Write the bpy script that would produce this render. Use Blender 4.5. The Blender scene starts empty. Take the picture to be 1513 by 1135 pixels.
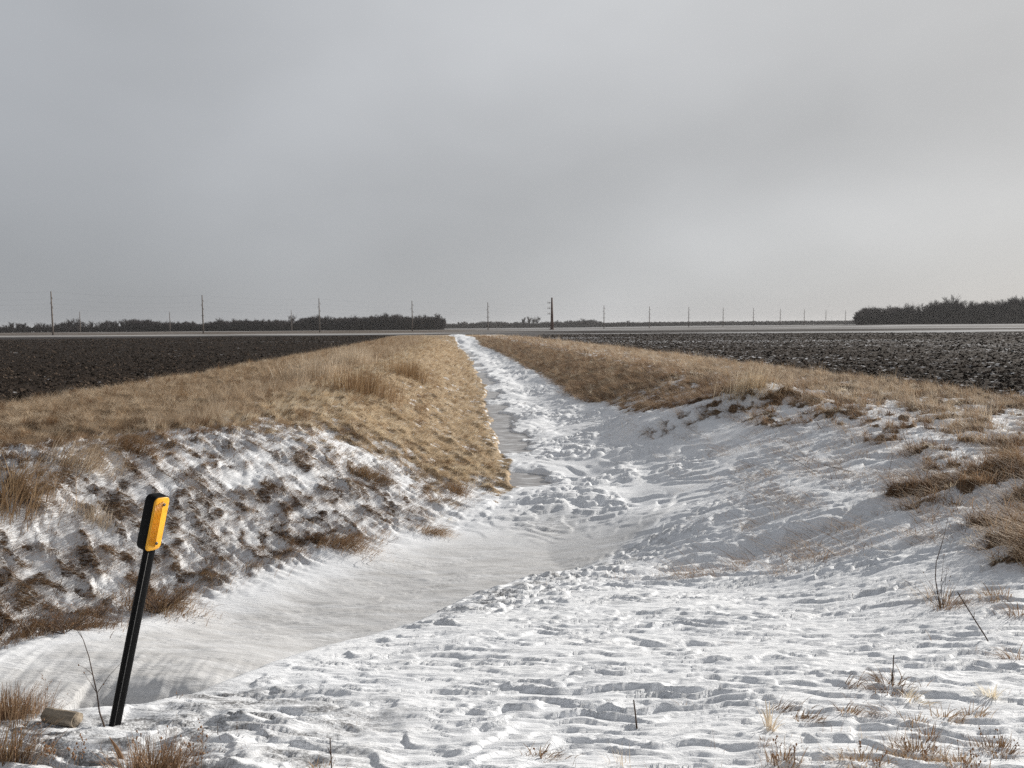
import bpy, bmesh, math, random
import numpy as np
from mathutils import Vector, Matrix, Euler

R = math.radians
random.seed(7)
rng = np.random.default_rng(11)
scene = bpy.context.scene

# ------------------------------------------------------------------ camera
CAM_Z = 2.6                      # metres above the fields; the photographer stands on the road shoulder
F_PX = 1137.0                    # focal length in pixels of the 1513 px wide photograph
PITCH, ROLL = 4.25, 0.43
cam_d = bpy.data.cameras.new('camera')
cam = bpy.data.objects.new('camera', cam_d)
scene.collection.objects.link(cam)
cam_d.sensor_width = 36.0
cam_d.lens = 36.0 * F_PX / 1513.0
cam_d.clip_start = 0.05
cam_d.clip_end = 20000.0
cam.location = (0, 0, CAM_Z)
# forward +Y, pitched down, rolled so that the horizon rises a little to the right
CAM_ROT = (Matrix.Rotation(R(90 - PITCH), 4, 'X') @ Matrix.Rotation(R(-ROLL), 4, 'Z'))
cam.rotation_euler = CAM_ROT.to_euler()
scene.camera = cam

# ------------------------------------------------------------------ light
SUN_AZ, SUN_EL = 54.0, 20.5      # clockwise from +Y, elevation
sun_dir = Vector((math.sin(R(SUN_AZ)) * math.cos(R(SUN_EL)), math.cos(R(SUN_AZ)) * math.cos(R(SUN_EL)), math.sin(R(SUN_EL))))
sd = bpy.data.lights.new('sun', 'SUN')
sd.energy = 4.9
sd.angle = R(1.2)
sd.color = (1.0, 0.945, 0.86)
sun = bpy.data.objects.new('sun', sd)
scene.collection.objects.link(sun)
sun.rotation_euler = (-sun_dir).to_track_quat('-Z', 'Y').to_euler()

world = bpy.data.worlds.new('World')
scene.world = world
world.use_nodes = True
wt = world.node_tree
wt.nodes.clear()
class NT:
    """small helper for node trees"""
    def __init__(s, t): s.t = t
    def n(s, typ, **kw):
        nd = s.t.nodes.new(typ)
        ins = kw.pop('ins', {})
        for k, v in kw.items(): setattr(nd, k, v)
        for k, v in ins.items():
            if isinstance(v, bpy.types.NodeSocket): s.t.links.new(v, nd.inputs[k])
            else: nd.inputs[k].default_value = v
        return nd
    def math(s, op, a, b=0.0, c=None, clamp=False):
        nd = s.n('ShaderNodeMath', operation=op, use_clamp=clamp)
        for i, v in enumerate((a, b) if c is None else (a, b, c)):
            if isinstance(v, bpy.types.NodeSocket): s.t.links.new(v, nd.inputs[i])
            else: nd.inputs[i].default_value = v
        return nd.outputs[0]
    def mix(s, f, a, b, blend='MIX'):
        nd = s.n('ShaderNodeMix', data_type='RGBA', blend_type=blend)
        for k, v in ((0, f), (6, a), (7, b)):
            if isinstance(v, bpy.types.NodeSocket): s.t.links.new(v, nd.inputs[k])
            else: nd.inputs[k].default_value = v if k == 0 else (tuple(v) + (1,))[:4]
        return nd.outputs[2]
    def noise(s, vec, scale, detail=3.0, rough=0.5, dist=0.0, out=0):
        nd = s.n('ShaderNodeTexNoise')
        s.t.links.new(vec, nd.inputs['Vector'])
        nd.inputs['Scale'].default_value = scale; nd.inputs['Detail'].default_value = detail
        nd.inputs['Roughness'].default_value = rough; nd.inputs['Distortion'].default_value = dist
        return nd.outputs[out]
    def ramp(s, f, stops, interp='LINEAR'):
        nd = s.n('ShaderNodeValToRGB'); cr = nd.color_ramp; cr.interpolation = interp
        while len(cr.elements) < len(stops): cr.elements.new(0.5)
        for e, (p, c) in zip(cr.elements, stops):
            e.position = p; e.color = (c, c, c, 1) if isinstance(c, (int, float)) else (tuple(c) + (1,))[:4]
        s.t.links.new(f, nd.inputs[0]); return nd.outputs[0]
    def mapping(s, vec, loc=(0,0,0), rot=(0,0,0), sc=(1,1,1)):
        nd = s.n('ShaderNodeMapping'); s.t.links.new(vec, nd.inputs[0])
        nd.inputs[1].default_value = loc; nd.inputs[2].default_value = rot; nd.inputs[3].default_value = sc
        return nd.outputs[0]
    def link(s, a, b): s.t.links.new(a, b)

W = NT(wt)
sky = W.n('ShaderNodeTexSky', sky_type='NISHITA', sun_disc=False, sun_elevation=R(SUN_EL), sun_rotation=R(SUN_AZ))
sky.air_density = 1.0; sky.dust_density = 1.0
geo = W.n('ShaderNodeTexCoord').outputs['Generated']
sep = W.n('ShaderNodeSeparateXYZ', ins={0: geo})
# cloud deck: big soft shapes, blown snow thickening towards the horizon
c1 = W.noise(W.mapping(geo, (3.1, .4, 1.9), (0, R(-20), 0), (1.0, 1.0, 2.2)), 1.5, 4.0, 0.42, 0.3)
c2 = W.noise(W.mapping(geo, (7.3, 2.0, .6), (0, R(12), 0), (1.0, 1.0, 1.7)), 4.2, 3.0, 0.42, 0.25)
az = W.math('ARCTAN2', sep.outputs[0], sep.outputs[1])
azr = W.math('MULTIPLY_ADD', W.math('SINE', az), 0.5, 0.5)
azn = W.ramp(azr, [(0.0, .40), (0.25, .42), (0.40, .50), (0.55, .58), (0.75, .56), (1.0, .50)], 'EASE')
el = sep.outputs[2]
def cloud_mass(a0, e0, wa, we, tilt):
    """a soft-edged mass of cloud centred on azimuth a0, elevation e0 (radians)"""
    da = W.math('SUBTRACT', az, a0); de = W.math('SUBTRACT', el, e0)
    dt = W.math('SUBTRACT', de, W.math('MULTIPLY', da, tilt))
    r2 = W.math('ADD', W.math('POWER', W.math('ABSOLUTE', W.math('DIVIDE', da, wa)), 2.0), W.math('POWER', W.math('ABSOLUTE', W.math('DIVIDE', dt, we)), 2.0))
    n = W.noise(geo, 3.0, 4.0, .5, .4)
    return W.math('EXPONENT', W.math('MULTIPLY', W.math('MULTIPLY', r2, W.math('MULTIPLY_ADD', n, 1.8, .1)), -1.0))
dark1 = cloud_mass(.22, .21, .36, .105, .22)
bright1 = cloud_mass(.14, .40, .30, .13, .25)
bright2 = cloud_mass(.42, .11, .30, .06, .10)
dark2 = cloud_mass(-.62, .08, .5, .12, .0)
lum = W.math('MULTIPLY', azn, W.math('MULTIPLY_ADD', c1, 0.40, 0.76))
lum = W.math('MULTIPLY', lum, W.math('MULTIPLY_ADD', c2, 0.26, 0.87))
lum = W.math('MULTIPLY', lum, W.math('MULTIPLY_ADD', dark1, -0.13, 1.0))
lum = W.math('MULTIPLY', lum, W.math('MULTIPLY_ADD', bright1, 0.12, 1.0))
lum = W.math('MULTIPLY', lum, W.math('MULTIPLY_ADD', bright2, 0.08, 1.0))
lum = W.math('MULTIPLY', lum, W.math('MULTIPLY_ADD', dark2, -0.10, 1.0))
lum = W.math('MULTIPLY', lum, W.ramp(W.math('ABSOLUTE', el), [(0.0, .84), (.10, .94), (.22, 1.0), (.45, 1.0), (.85, .62)], 'LINEAR'))
lum = W.math('MULTIPLY', lum, W.ramp(W.math('MULTIPLY_ADD', sep.outputs[1], .5, .5), [(0.0, .68), (.62, 1.0)], 'LINEAR'))
tint = W.mix(W.ramp(azr, [(0.2, 0.0), (0.75, 1.0)]), (.945, .985, 1.045), (.992, .998, 1.004))
cloud = W.mix(1.0, tint, lum, 'MULTIPLY')
sk = W.mix(1.0, sky.outputs[0], (.08, .08, .08), 'MULTIPLY')
col = W.mix(0.96, sk, cloud)
bg = W.n('ShaderNodeBackground', ins={'Color': col, 'Strength': 1.0})
W.link(bg.outputs[0], W.n('ShaderNodeOutputWorld').inputs[0])

scene.view_settings.view_transform = 'Standard'
scene.view_settings.look = 'None'
scene.view_settings.gamma = 1.0
scene.view_settings.exposure = 0.10
scene.view_settings.use_curve_mapping = False
scene.cycles.volume_bounces = 1
scene.cycles.max_bounces = 6
scene.cycles.use_denoising = False
scene.cycles.transparent_max_bounces = 4

# ------------------------------------------------------------------ noise
def _hash(ix, iy, seed):
    h = ix * np.uint32(374761393) + iy * np.uint32(668265263) + np.uint32((seed * 306783379 + 17) & 0xffffffff)
    h = (h ^ (h >> np.uint32(13))) * np.uint32(1274126177)
    return (h ^ (h >> np.uint32(16)))

_G = np.stack([np.cos(np.arange(256) * 2 * np.pi / 256), np.sin(np.arange(256) * 2 * np.pi / 256)], 1).astype(np.float32)
def perlin(x, y, seed=0):
    x = np.asarray(x, np.float64); y = np.asarray(y, np.float64)
    x0 = np.floor(x); y0 = np.floor(y)
    fx = (x - x0).astype(np.float32); fy = (y - y0).astype(np.float32)
    x0 = x0.astype(np.int64).astype(np.uint32); y0 = y0.astype(np.int64).astype(np.uint32)
    u = fx * fx * fx * (fx * (fx * 6 - 15) + 10); v = fy * fy * fy * (fy * (fy * 6 - 15) + 10)
    def g(i, j):
        k = _hash(x0 + np.uint32(i), y0 + np.uint32(j), seed) & np.uint32(255)
        gg = _G[k]
        return gg[..., 0] * (fx - i) + gg[..., 1] * (fy - j)
    a = g(0, 0); b = g(1, 0); c = g(0, 1); d = g(1, 1)
    return ((a + (b - a) * u) * (1 - v) + (c + (d - c) * u) * v) * 1.5
def fbm(x, y, octv=3, seed=0, gain=0.5):
    s = 0; a = 1; t = 0
    for i in range(octv):
        s = s + a * perlin(x, y, seed + 31 * i); t += a; a *= gain; x = x * 2.03 + 7.1; y = y * 2.03 - 3.7
    return s / t * 1.3
def ss(a, b, x):
    t = np.clip((x - a) / (b - a), 0, 1); return t * t * (3 - 2 * t)
def smax(a, b, k):
    h = np.clip(0.5 + 0.5 * (a - b) / k, 0, 1); return b + (a - b) * h + k * h * (1 - h)
def gauss(x, c, w): return np.exp(-((x - c) / w) ** 2)

# ------------------------------------------------------------------ the lie of the land
AX = np.array([(-14, -2), (-9, 3), (-6.8, 6.8), (-5.2, 9.6), (-4.4, 10.9), (-3.3, 12.3), (-1.6, 14.8), (-.2, 17), (.45, 19.5), (.6, 22.5), (.5, 26), (2.1 - .06 * 60, 60), (2.1 - .06 * 90, 90)], float)
CR = np.array([(-30, 3.5), (-8, 4.0), (-3.2, 4.15), (-2.15, 4.5), (-1.67, 6.1), (-.95, 7.6), (-.5, 9.8), (1.0, 13.2), (4, 17), (8, 24)], float)
def catmull(P, n=8):
    out = []
    for i in range(len(P) - 1):
        p0 = P[max(i - 1, 0)]; p1 = P[i]; p2 = P[i + 1]; p3 = P[min(i + 2, len(P) - 1)]
        L = np.linalg.norm(p2 - p1)
        m1 = (p2 - p0) / (np.linalg.norm(p2 - p1) + np.linalg.norm(p1 - p0) + 1e-9) * L
        m2 = (p3 - p1) / (np.linalg.norm(p3 - p2) + np.linalg.norm(p2 - p1) + 1e-9) * L
        k = n if L < 30 else 2
        for t in np.arange(k) / k:
            out.append((2*t**3 - 3*t*t + 1) * p1 + (t**3 - 2*t*t + t) * m1 + (-2*t**3 + 3*t*t) * p2 + (t**3 - t*t) * m2)
    out.append(P[-1]); return np.array(out)
def bend(Y): return .06 * Y + .00018 * np.clip(np.asarray(Y, float) - 45, 0, 190) ** 2
def sdist(X, Y, P):
    """signed distance to a polyline, positive on its right when walking along it"""
    best = np.full(X.shape, 1e18); sg = np.ones(X.shape)
    for a, b in zip(P[:-1], P[1:]):
        d = b - a; L2 = d @ d
        t = np.clip(((X - a[0]) * d[0] + (Y - a[1]) * d[1]) / L2, 0, 1)
        ex = X - a[0] - t * d[0]; ey = Y - a[1] - t * d[1]
        q = ex * ex + ey * ey
        m = q < best
        best = np.where(m, q, best); sg = np.where(m, np.sign(d[1] * ex - d[0] * ey), sg)
    return np.sqrt(best) * sg
AXP = catmull(AX); CRP = catmull(CR)
def axis_s(X, Y):
    X = np.asarray(X, float); Y = np.asarray(Y, float)
    s = (X - (2.1 - bend(Y))) * 0.9982
    m = Y < 45
    if m.any(): s[m] = sdist(X[m], Y[m], AXP)
    return s
def crest_q(X, Y):
    q = np.full(X.shape, 20.0)
    m = (Y < 30) & (np.abs(X) < 32)
    if m.any(): q[m] = sdist(X[m], Y[m], CRP)
    return q
def edge_left(Y): return -15.9 - bend(Y) + 0.5 * perlin(Y / 6.0, Y * 0 + 3.3, 5)
def edge_right(Y): return 19.0 - bend(Y) + 0.6 * perlin(Y / 7.0, Y * 0 + 9.3, 6)

def zones(X, Y):
    """everything the height, the materials and the grass need to know about a place"""
    X = np.asarray(X, float); Y = np.asarray(Y, float)
    z = {}
    s = axis_s(X, Y) + (.38 * perlin(Y / 6.0, Y * 0 + 1.7, 12) + .30 * perlin(Y / 1.9, X / 4 + 5.1, 13) + .12 * perlin(Y / .6, X / 2, 14)) * ss(17, 23, Y); q = crest_q(X, Y)
    wob = fbm(X / 5, Y / 5, 2, 3)
    z['s'] = s; z['q'] = q
    z['fl'] = edge_left(Y) - X                   # > 0 inside the left field
    z['fr'] = X - edge_right(Y)                  # > 0 inside the right field
    field = np.maximum(ss(-.3, .3, z['fl']), ss(-.3, .3, z['fr']))
    z['field'] = field * ss(8, 14, Y)
    # grass cover -------------------------------------------------------
    n1 = fbm(X / 1.4, Y / 1.4, 3, 21)
    n2 = fbm((X * .78 + Y * .62) / .42, (X * -.62 + Y * .78) / 2.1 * 0 + (X * .62 - Y * .78) / 2.2 , 3, 23)
    # streaks running down the left slope: long axis direction (1,-.75)
    u = (X * .8 - Y * .6); v = (X * .6 + Y * .8)
    st = fbm(u / .75 + .5 * wob, v / .21 + 1.3 * fbm(X / 1.1, Y / 1.1, 3, 26), 4, 24, .6)
    st2 = fbm(u / .8, v / .16, 2, 25)
    z['st'] = st; z['u'] = u; z['v'] = v
    left = ss(.15, -.25, s + .62 + .9 * ss(20, 12, Y))                  # left of the ditch foot
    goldline = 20.0 + 1.1 * wob + np.clip((-s - 8.5) * -.3, -3, 0) + 1.8 * gauss(s, -5.0, 3.0)
    gold = ss(-3.0, 2.6, Y - goldline + 3.6 * st + 2.2 * n1)
    z['gold'] = gold
    berm = ss(-8.9, -10.4, s + .8 * wob) * ss(12, 17, Y)
    n4 = fbm(X / .33, Y / .33, 2, 29)
    patch = ss(-.06, .30, st * 1.0 + .40 * n1 + .30 * n4 + .04) * ss(-.6, -2.4, s) * .60
    fine = fbm(u / .85, v / .21 + .5 * n1, 2, 28)
    z['fine'] = fine
    covL = left * np.maximum(np.maximum(gold * np.clip(.80 + 1.5 * np.clip(fine + .10, -.6, .15) + .25 * ss(25, 90, Y), 0, 1), berm * ss(-.8, -.1, n1 + .9 * ss(14, 22, Y))), patch * ss(7, 9, Y))
    # right bank
    sr = s
    foot = 2.2 + 2.6 * ss(60, 30, Y) + 2.6 * ss(34, 20, Y) + 1.0 * wob
    right = ss(-.4, .8, sr - foot)
    u2 = (X * .93 + Y * .36); v2 = (-X * .36 + Y * .93)
    st3 = fbm(u2 / 1.5, v2 / .55, 3, 27)
    z['st3'] = st3
    farfull = ss(24, 50, Y) * ss(10.5, 7.5, sr) 
    thin = ss(-.14, .34, .7 * st3 + .4 * n1 + .55 * n4 + .12 * ss(7.2, 10.5, sr) + .22 * ss(18, 34, Y) - .05 - .16 * ss(30, 20, Y))
    covR = right * np.maximum(farfull * ss(-.55, .1, st3 + .7), thin * np.maximum(ss(6.2, 9.5, sr), .95 * ss(15, 24, Y)))
    covR = covR * ss(12.0, 15.5, Y + .45 * X) * ss(3.2, 5.2, s - 1.5 * ss(30, 20, Y))
    hot = np.exp(-((X - 8.2) / 1.5) ** 2 - ((Y - 13.4) / .7) ** 2) + 1.2 * np.exp(-((X - 6.35) / .95) ** 2 - ((Y - 8.7) / 1.3) ** 2) + .6 * np.exp(-((X - 9.5) / 2.2) ** 2 - ((Y - 12.5) / 1.6) ** 2)
    covR = np.maximum(covR, .9 * ss(.42, .85, hot + (1.0 * st3 + .55 * n1 + .5 * n4) * np.clip(hot * 2, 0, 1))) 
    # fringe at the field edge stays grassy
    covR = np.maximum(covR, ss(-4.0, -1.2, z['fr'] + 1.5 * n1) * ss(12, 20, Y) * ss(-.5, .1, n1 + st3 + .3))
    hy = Y - 27.0 - .12 * (X - 6)
    covR = np.maximum(covR, .62 * gauss(hy, -.2, 1.0) * ss(3.4, 5, X) * ss(12.5, 9.5, X) * ss(-.35, .3, st3 + n4))
    z['cov'] = np.clip(np.where(s < 0, covL, covR), 0, 1) * (1 - z['field'])
    z['wob'] = wob
    return z

def saw(p):
    """0..1 wave: quick rise (side towards -Y) and a long gentle fall"""
    f = p - np.floor(p); return np.where(f < .09, f / .09, ((1 - f) / .91) ** 1.2)
def sastrugi(X, Y, lam, L, seed, warp=1.0, thr=.05):
    w = fbm(X / L, Y / (lam * 4.0), 3, seed)
    a = fbm(X / (L * 1.3), Y / (lam * 2.2), 2, seed + 5)
    p = Y / lam + w * warp * 1.7
    return (saw(p) - .4) * ss(-thr - .2, .30, a)

def height(X, Y, z=None, detail=True):
    X = np.asarray(X, float); Y = np.asarray(Y, float)
    if z is None: z = zones(X, Y)
    s, q, wob = z['s'], z['q'], z['wob']
    Lf = .45 + .9 * ss(20, 12, Y) + .15 * wob
    left = -2.0 + 2.0 * ss(0, 1, np.clip((-s - Lf) / (8.0 - Lf), 0, 1)) ** .92
    rf = 1.2 + .8 * ss(20, 40, Y) + 2.4 * ss(16.5, 12, Y)
    tr = np.clip((s - rf) / (9.6 - rf), 0, 1)
    right = -2.0 + 2.0 * (.55 * tr + .45 * tr * tr * (3 - 2 * tr))
    prof = np.where(s < 0, left, right)
    prof = prof * (1 - ss(170, 200, Y))                       # the ditch ends at the far track
    E = 1.36 - .227 * Y + .10 * ss(3.2, 2.0, Y) * 0
    E = np.minimum(E, .95) + .05 * fbm(X / 3, Y / 3, 2, 40)
    nq = np.clip(-q, 0, None)
    E = E - 0.95 * (np.sqrt(nq * nq + .01) - .1)
    h = smax(prof, E, .35)
    # snow cornice and step on the right bank, steep side to the road
    step = ss(12.55, 12.95, Y - .10 * (X - 4) + .35 * fbm(X / 1.6, Y * 0 + 1, 2, 51)) * ss(1.9, 3.6, X) * ss(7.6, 5.6, X)
    h = h + .20 * step * ss(19, 13.5, Y)
    # hump of snow-caked grass on the right bank further on
    yy = Y - 27.2 - .12 * (X - 6)
    hump = ss(-.9, .5, yy) * ss(6.5, .8, yy) * ss(3.0, 5.2, X) * ss(12.5, 8.5, X)
    h = h + .50 * hump
    # smooth drift lying along the left foot of the bend, with a sharp-crested tongue
    foot = gauss(s, -1.3, 1.0) * ss(17.5, 14.5, Y) * ss(5, 8, Y)
    h = h + .22 * foot
    wl = 9.0 + .10 * np.sin(X * 2.1) + .16 * (X + 4)
    wf = wl - 2.1 * np.clip(-5.05 - X, 0, None)
    dn = (Y - wf) / np.where(X < -5.05, 2.3, 1.0)
    dn = dn + .10 * fbm(X / .7, Y / .7, 3, 55)
    h = h + .44 * ss(-.75, .10, dn) * ss(3.0, .2, Y - wl) * ss(-2.0, -4.2, X) * ss(-7.5, -6.3, X)
    h = h + .14 * gauss(s, .8, 2.2) * ss(15, 19, Y)
    iw = .22 + .95 * fbm(Y / 2.4, Y * 0 + 2.2, 3, 8)
    ice = ss(-1.0, -.75, s) * ss(iw + .18, iw - .05, s + .25 * fbm(X / .5, Y / .5, 2, 10)) * ss(.0, .22, perlin(Y / 5.5, Y * 0 + 4.2, 9) + .28) * ss(18.5, 20.5, Y)
    h = h - .34 * ice
    z['ice'] = ice
    if not detail: return h
    cov, field = z['cov'], z['field']
    lo = 1 - field
    d = np.hypot(X, Y)
    bare = (1 - ss(.2, .8, cov)) * lo
    # wind-cut snow
    slopeR = ss(-.3, .35, q) * ss(1.2, 2.4, d)
    a1 = slopeR * bare * ss(42, 12, d)
    big = fbm(X / 3.0, Y / 1.1, 2, 61)
    lip = np.exp(-((q - .5) / .8) ** 2) * ss(7.2, 9, Y) * ss(18, 14, Y)
    flow = .16 * fbm(X / 3.2, Y / 2.4, 2, 60)
    YF = Y + .04 * X + flow
    bolder = 1 + 1.0 * ss(.1, .45, fbm(X / 2.6, Y / 1.0, 2, 62))
    h = h + a1 * ((.024 + .012 * ss(5, 8, Y)) * bolder * sastrugi(X, YF, .30, 1.0, 63, .9, .22) + .024 * bolder * sastrugi(X, YF, .155, .62, 67, .9, .2)
                  + .013 * sastrugi(X, YF + .03 * X, .082, .42, 69, .8, .3) + .030 * big + .0085 * fbm(X / .8, YF / .06, 2, 70)
                  + .010 * fbm(X / .28, Y / .16, 2, 64))
    h = h + lip * bare * .075 * sastrugi(X + .6 * Y, Y * .9 - .3 * X, .24, .7, 73, 1.0, .6)
    m2 = slopeR * bare * ss(8, 12, Y)
    h = h + m2 * (.080 * sastrugi(X, YF + .12 * X, .80, 2.6, 71, .8, .1) + .048 * sastrugi(X, YF + .1 * X, .36, 1.6, 76, .9, .2) + .04 * fbm(X / 2.2, Y / .35, 2, 72))
    # broken crust on the ditch bed
    bed = gauss(s, 2.6, 3.2) * ss(15, 19, Y) * bare
    lump = fbm(X / .55, Y / .34, 3, 75)
    h = h + bed * (.13 * ss(.0, .22, lump) * ss(-.2, .3, fbm(X / 3, Y / 3.5, 2, 77)) + .09 * sastrugi(X, Y + .3 * X, .9, 1.6, 79, 1.2)
                   + .22 * fbm(X / 2.6, Y / 3.4, 2, 81))
    # flutes on the smooth hollow floor
    hol = ss(.2, -.6, q) * gauss(s, .2, 2.6) * ss(17, 14, Y)
    h = h + hol * (.018 * sastrugi(X * .8 + Y * .3, Y - .5 * X, .22, 1.6, 86, .8, .2) + .012 * fbm((X * .55 + Y) / .35, (X - Y) / 1.8, 3, 83) + .03 * fbm(X / 1.3, Y / 1.3, 2, 84))
    flut = ss(-.4, -1.2, q) * ss(10.2, 9.0, Y) * ss(7.5, 8.2, Y)
    h = h + .014 * flut * fbm((X + .1 * Y) / .13, Y / 1.2, 2, 85)
    # snowy left slope: mounds and grooves running down it
    sl = ss(-.6, -2.2, s) * ss(7.5, 9.5, Y) * ss(60, 18, Y) * lo * ss(0, .4, -q + 3 * ss(6, 9, Y))
    h = h + sl * (.085 * z['st'] + .028 * fbm(z['u'] / .9, z['v'] / .2, 2, 87) + .10 * fbm(X / 2.2, Y / 2.2, 2, 88))
    # matted grass relief
    h = h + cov * lo * (.15 * z['fine'] + .08 * fbm(z['u'] / 2.0, z['v'] / .5, 2, 91) + .06 * fbm(X / .9, Y / .9, 2, 92)) * ss(260, 60, d)
    # right berm tussocks
    rb = ss(5, 9, s) * lo * ss(8, 12, Y)
    h = h + rb * (.10 * z['st3'] + .09 * fbm(X / 1.3, Y / .9, 2, 94)) * ss(80, 30, d)
    # fields: turned soil, rows running away along the ditch
    rows = perlin((X + .06 * Y) / .38, Y / 3.0, 96)
    clod = fbm(X / .55, Y / .9, 3, 97)
    h = h + field * (.07 * rows + .12 * clod + .05 * fbm(X / 6, Y / 9, 2, 98)) * ss(240, 120, d)
    # small trampled relief right at the roadside
    rs = ss(5.2, 4.2, Y) * lo
    h = h + rs * (.035 * fbm(X / .35, Y / .22, 3, 99) + .05 * fbm(X / .9, Y / .5, 2, 100)) * (1 - .7 * ss(-1.2, .2, X))
    return h
def hz(x, y):
    return float(height(np.array([x]), np.array([y]))[0])

def sight(px, py, extra=0.0):
    """where the line of sight through a point of the photograph meets the land (surveying helper)"""
    v = CAM_ROT.to_3x3() @ Vector(((px - 756.5) / F_PX, -(py - 567.5) / F_PX, -1.0))
    t = np.geomspace(2.0, 400, 2600)
    X, Y, Z = v.x * t, v.y * t, CAM_Z + v.z * t
    h = height(X, Y)
    k = np.argmax(Z < h + extra)
    return float(X[k]), float(Y[k]), float(h[k])

# ------------------------------------------------------------------ materials
def new_mat(name):
    m = bpy.data.materials.new(name); m.use_nodes = True
    t = NT(m.node_tree)
    b = m.node_tree.nodes['Principled BSDF']
    return m, t, b
def simple_mat(name, c, rough=.8, var=.25, scale=20.0, spec=.3, bump=0.0, metallic=0.0):
    m, t, b = new_mat(name)
    co = t.n('ShaderNodeTexCoord').outputs['Object']
    f = t.noise(co, scale, 4, .6)
    c2 = tuple(x * (1 - var) for x in c); c3 = tuple(min(1, x * (1 + var)) for x in c)
    t.link(t.mix(t.ramp(f, [(.3, 0.0), (.7, 1.0)]), c2, c3), b.inputs['Base Color'])
    b.inputs['Roughness'].default_value = rough; b.inputs['Specular IOR Level'].default_value = spec
    b.inputs['Metallic'].default_value = metallic
    if bump:
        bn = t.n('ShaderNodeBump', ins={'Strength': .6, 'Distance': bump, 'Height': f}); t.link(bn.outputs[0], b.inputs['Normal'])
    return m

def snow_colour(t, pos):
    n = t.noise(pos, .9, 4, .55)
    return t.mix(t.ramp(n, [(.3, 0.0), (.7, 1.0)]), (.79, .815, .86), (.86, .88, .915))
def make_ground_mat():
    m, t, b = new_mat('snow_and_thatch')
    pos = t.n('ShaderNodeNewGeometry').outputs['Position']
    cov = t.n('ShaderNodeAttribute', attribute_name='cov').outputs['Fac']
    dirt_shade = t.n('ShaderNodeAttribute', attribute_name='dirt_shade').outputs['Fac']
    snow = snow_colour(t, pos)
    # streaky thatch: dead grass matted on soil
    mp = t.mapping(pos, (0, 0, 0), (0, 0, R(37)), (.8, 5.0, 2.0))
    th = t.noise(mp, 6.0, 5, .68)
    thatch = t.ramp(th, [(.28, (.08, .055, .035)), (.45, (.32, .235, .15)), (.62, (.54, .42, .28)), (.72, (.72, .68, .62))])
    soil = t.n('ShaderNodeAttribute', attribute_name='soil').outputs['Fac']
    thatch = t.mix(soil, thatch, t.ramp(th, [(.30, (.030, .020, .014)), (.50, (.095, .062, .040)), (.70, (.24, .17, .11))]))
    fine = t.noise(t.mapping(pos, (3, 1, 0), (0, 0, R(37)), (1.5, 6.0, 3.0)), 5.0, 4, .6)
    edge = t.math('ADD', cov, t.math('MULTIPLY_ADD', fine, .9, -.45))
    fac = t.ramp(edge, [(.42, 0.0), (.66, 1.0)])
    hollow_shade = t.n('ShaderNodeAttribute', attribute_name='hollow_shade').outputs['Fac']
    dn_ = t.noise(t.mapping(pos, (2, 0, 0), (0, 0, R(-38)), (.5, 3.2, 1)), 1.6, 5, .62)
    snow = t.mix(t.math('MULTIPLY', hollow_shade, t.ramp(dn_, [(.30, .45), (.62, 1.0)])), snow, (.56, .56, .565))  # shading of the hollow floor, mixed into the snow colour as grey
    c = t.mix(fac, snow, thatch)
    gr = t.noise(pos, 55.0, 3, .75)
    g2 = t.noise(t.mapping(pos, (0, 0, 0), (0, 0, 0), (1, 3.5, 2)), 5.0, 4, .6)
    df = t.math('MULTIPLY', dirt_shade, t.ramp(t.math('ADD', t.math('MULTIPLY', gr, .6), t.math('MULTIPLY', g2, .4)), [(.42, 0.0), (.58, 1.0)]))
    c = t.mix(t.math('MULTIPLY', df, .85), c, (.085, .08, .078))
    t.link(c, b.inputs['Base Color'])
    b.inputs['Roughness'].default_value = .75; b.inputs['Specular IOR Level'].default_value = .2
    b1 = t.noise(t.mapping(pos, (0, 0, 0), (0, 0, R(3)), (.55, 4.0, 2.0)), 7.0, 6, .66)
    b2 = t.noise(pos, 90.0, 3, .6)
    hh = t.math('ADD', t.math('MULTIPLY', b1, 1.0), t.math('MULTIPLY', b2, .10))
    bn = t.n('ShaderNodeBump', ins={'Strength': .75, 'Distance': .03, 'Height': hh})
    t.link(bn.outputs[0], b.inputs['Normal'])
    return m
def make_field_mat(name, thr, soil_a, soil_b):
    m, t, b = new_mat(name)
    pos = t.n('ShaderNodeNewGeometry').outputs['Position']
    snow = (.52, .53, .56)
    n = t.noise(t.mapping(pos, (1, 2, 0), (0, 0, 0), (1.0, .55, 1)), 2.2, 5, .68)
    big = t.noise(t.mapping(pos, (5, 1, 0), (0, 0, 0), (.35, 1.0, 1)), .045, 4, .6)
    soil = t.mix(t.ramp(t.noise(pos, 7.0, 4, .7), [(.3, 0.0), (.7, 1.0)]), soil_a, soil_b)
    f = t.ramp(t.math('ADD', n, t.math('MULTIPLY_ADD', big, .5, -.25)), [(thr, 0.0), (thr + .06, 1.0)])
    t.link(t.mix(f, soil, snow), b.inputs['Base Color'])
    b.inputs['Roughness'].default_value = .95; b.inputs['Specular IOR Level'].default_value = .08
    bn = t.n('ShaderNodeBump', ins={'Strength': 1.0, 'Distance': .06, 'Height': t.noise(pos, 9.0, 5, .7)})
    t.link(bn.outputs[0], b.inputs['Normal'])
    return m
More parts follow.
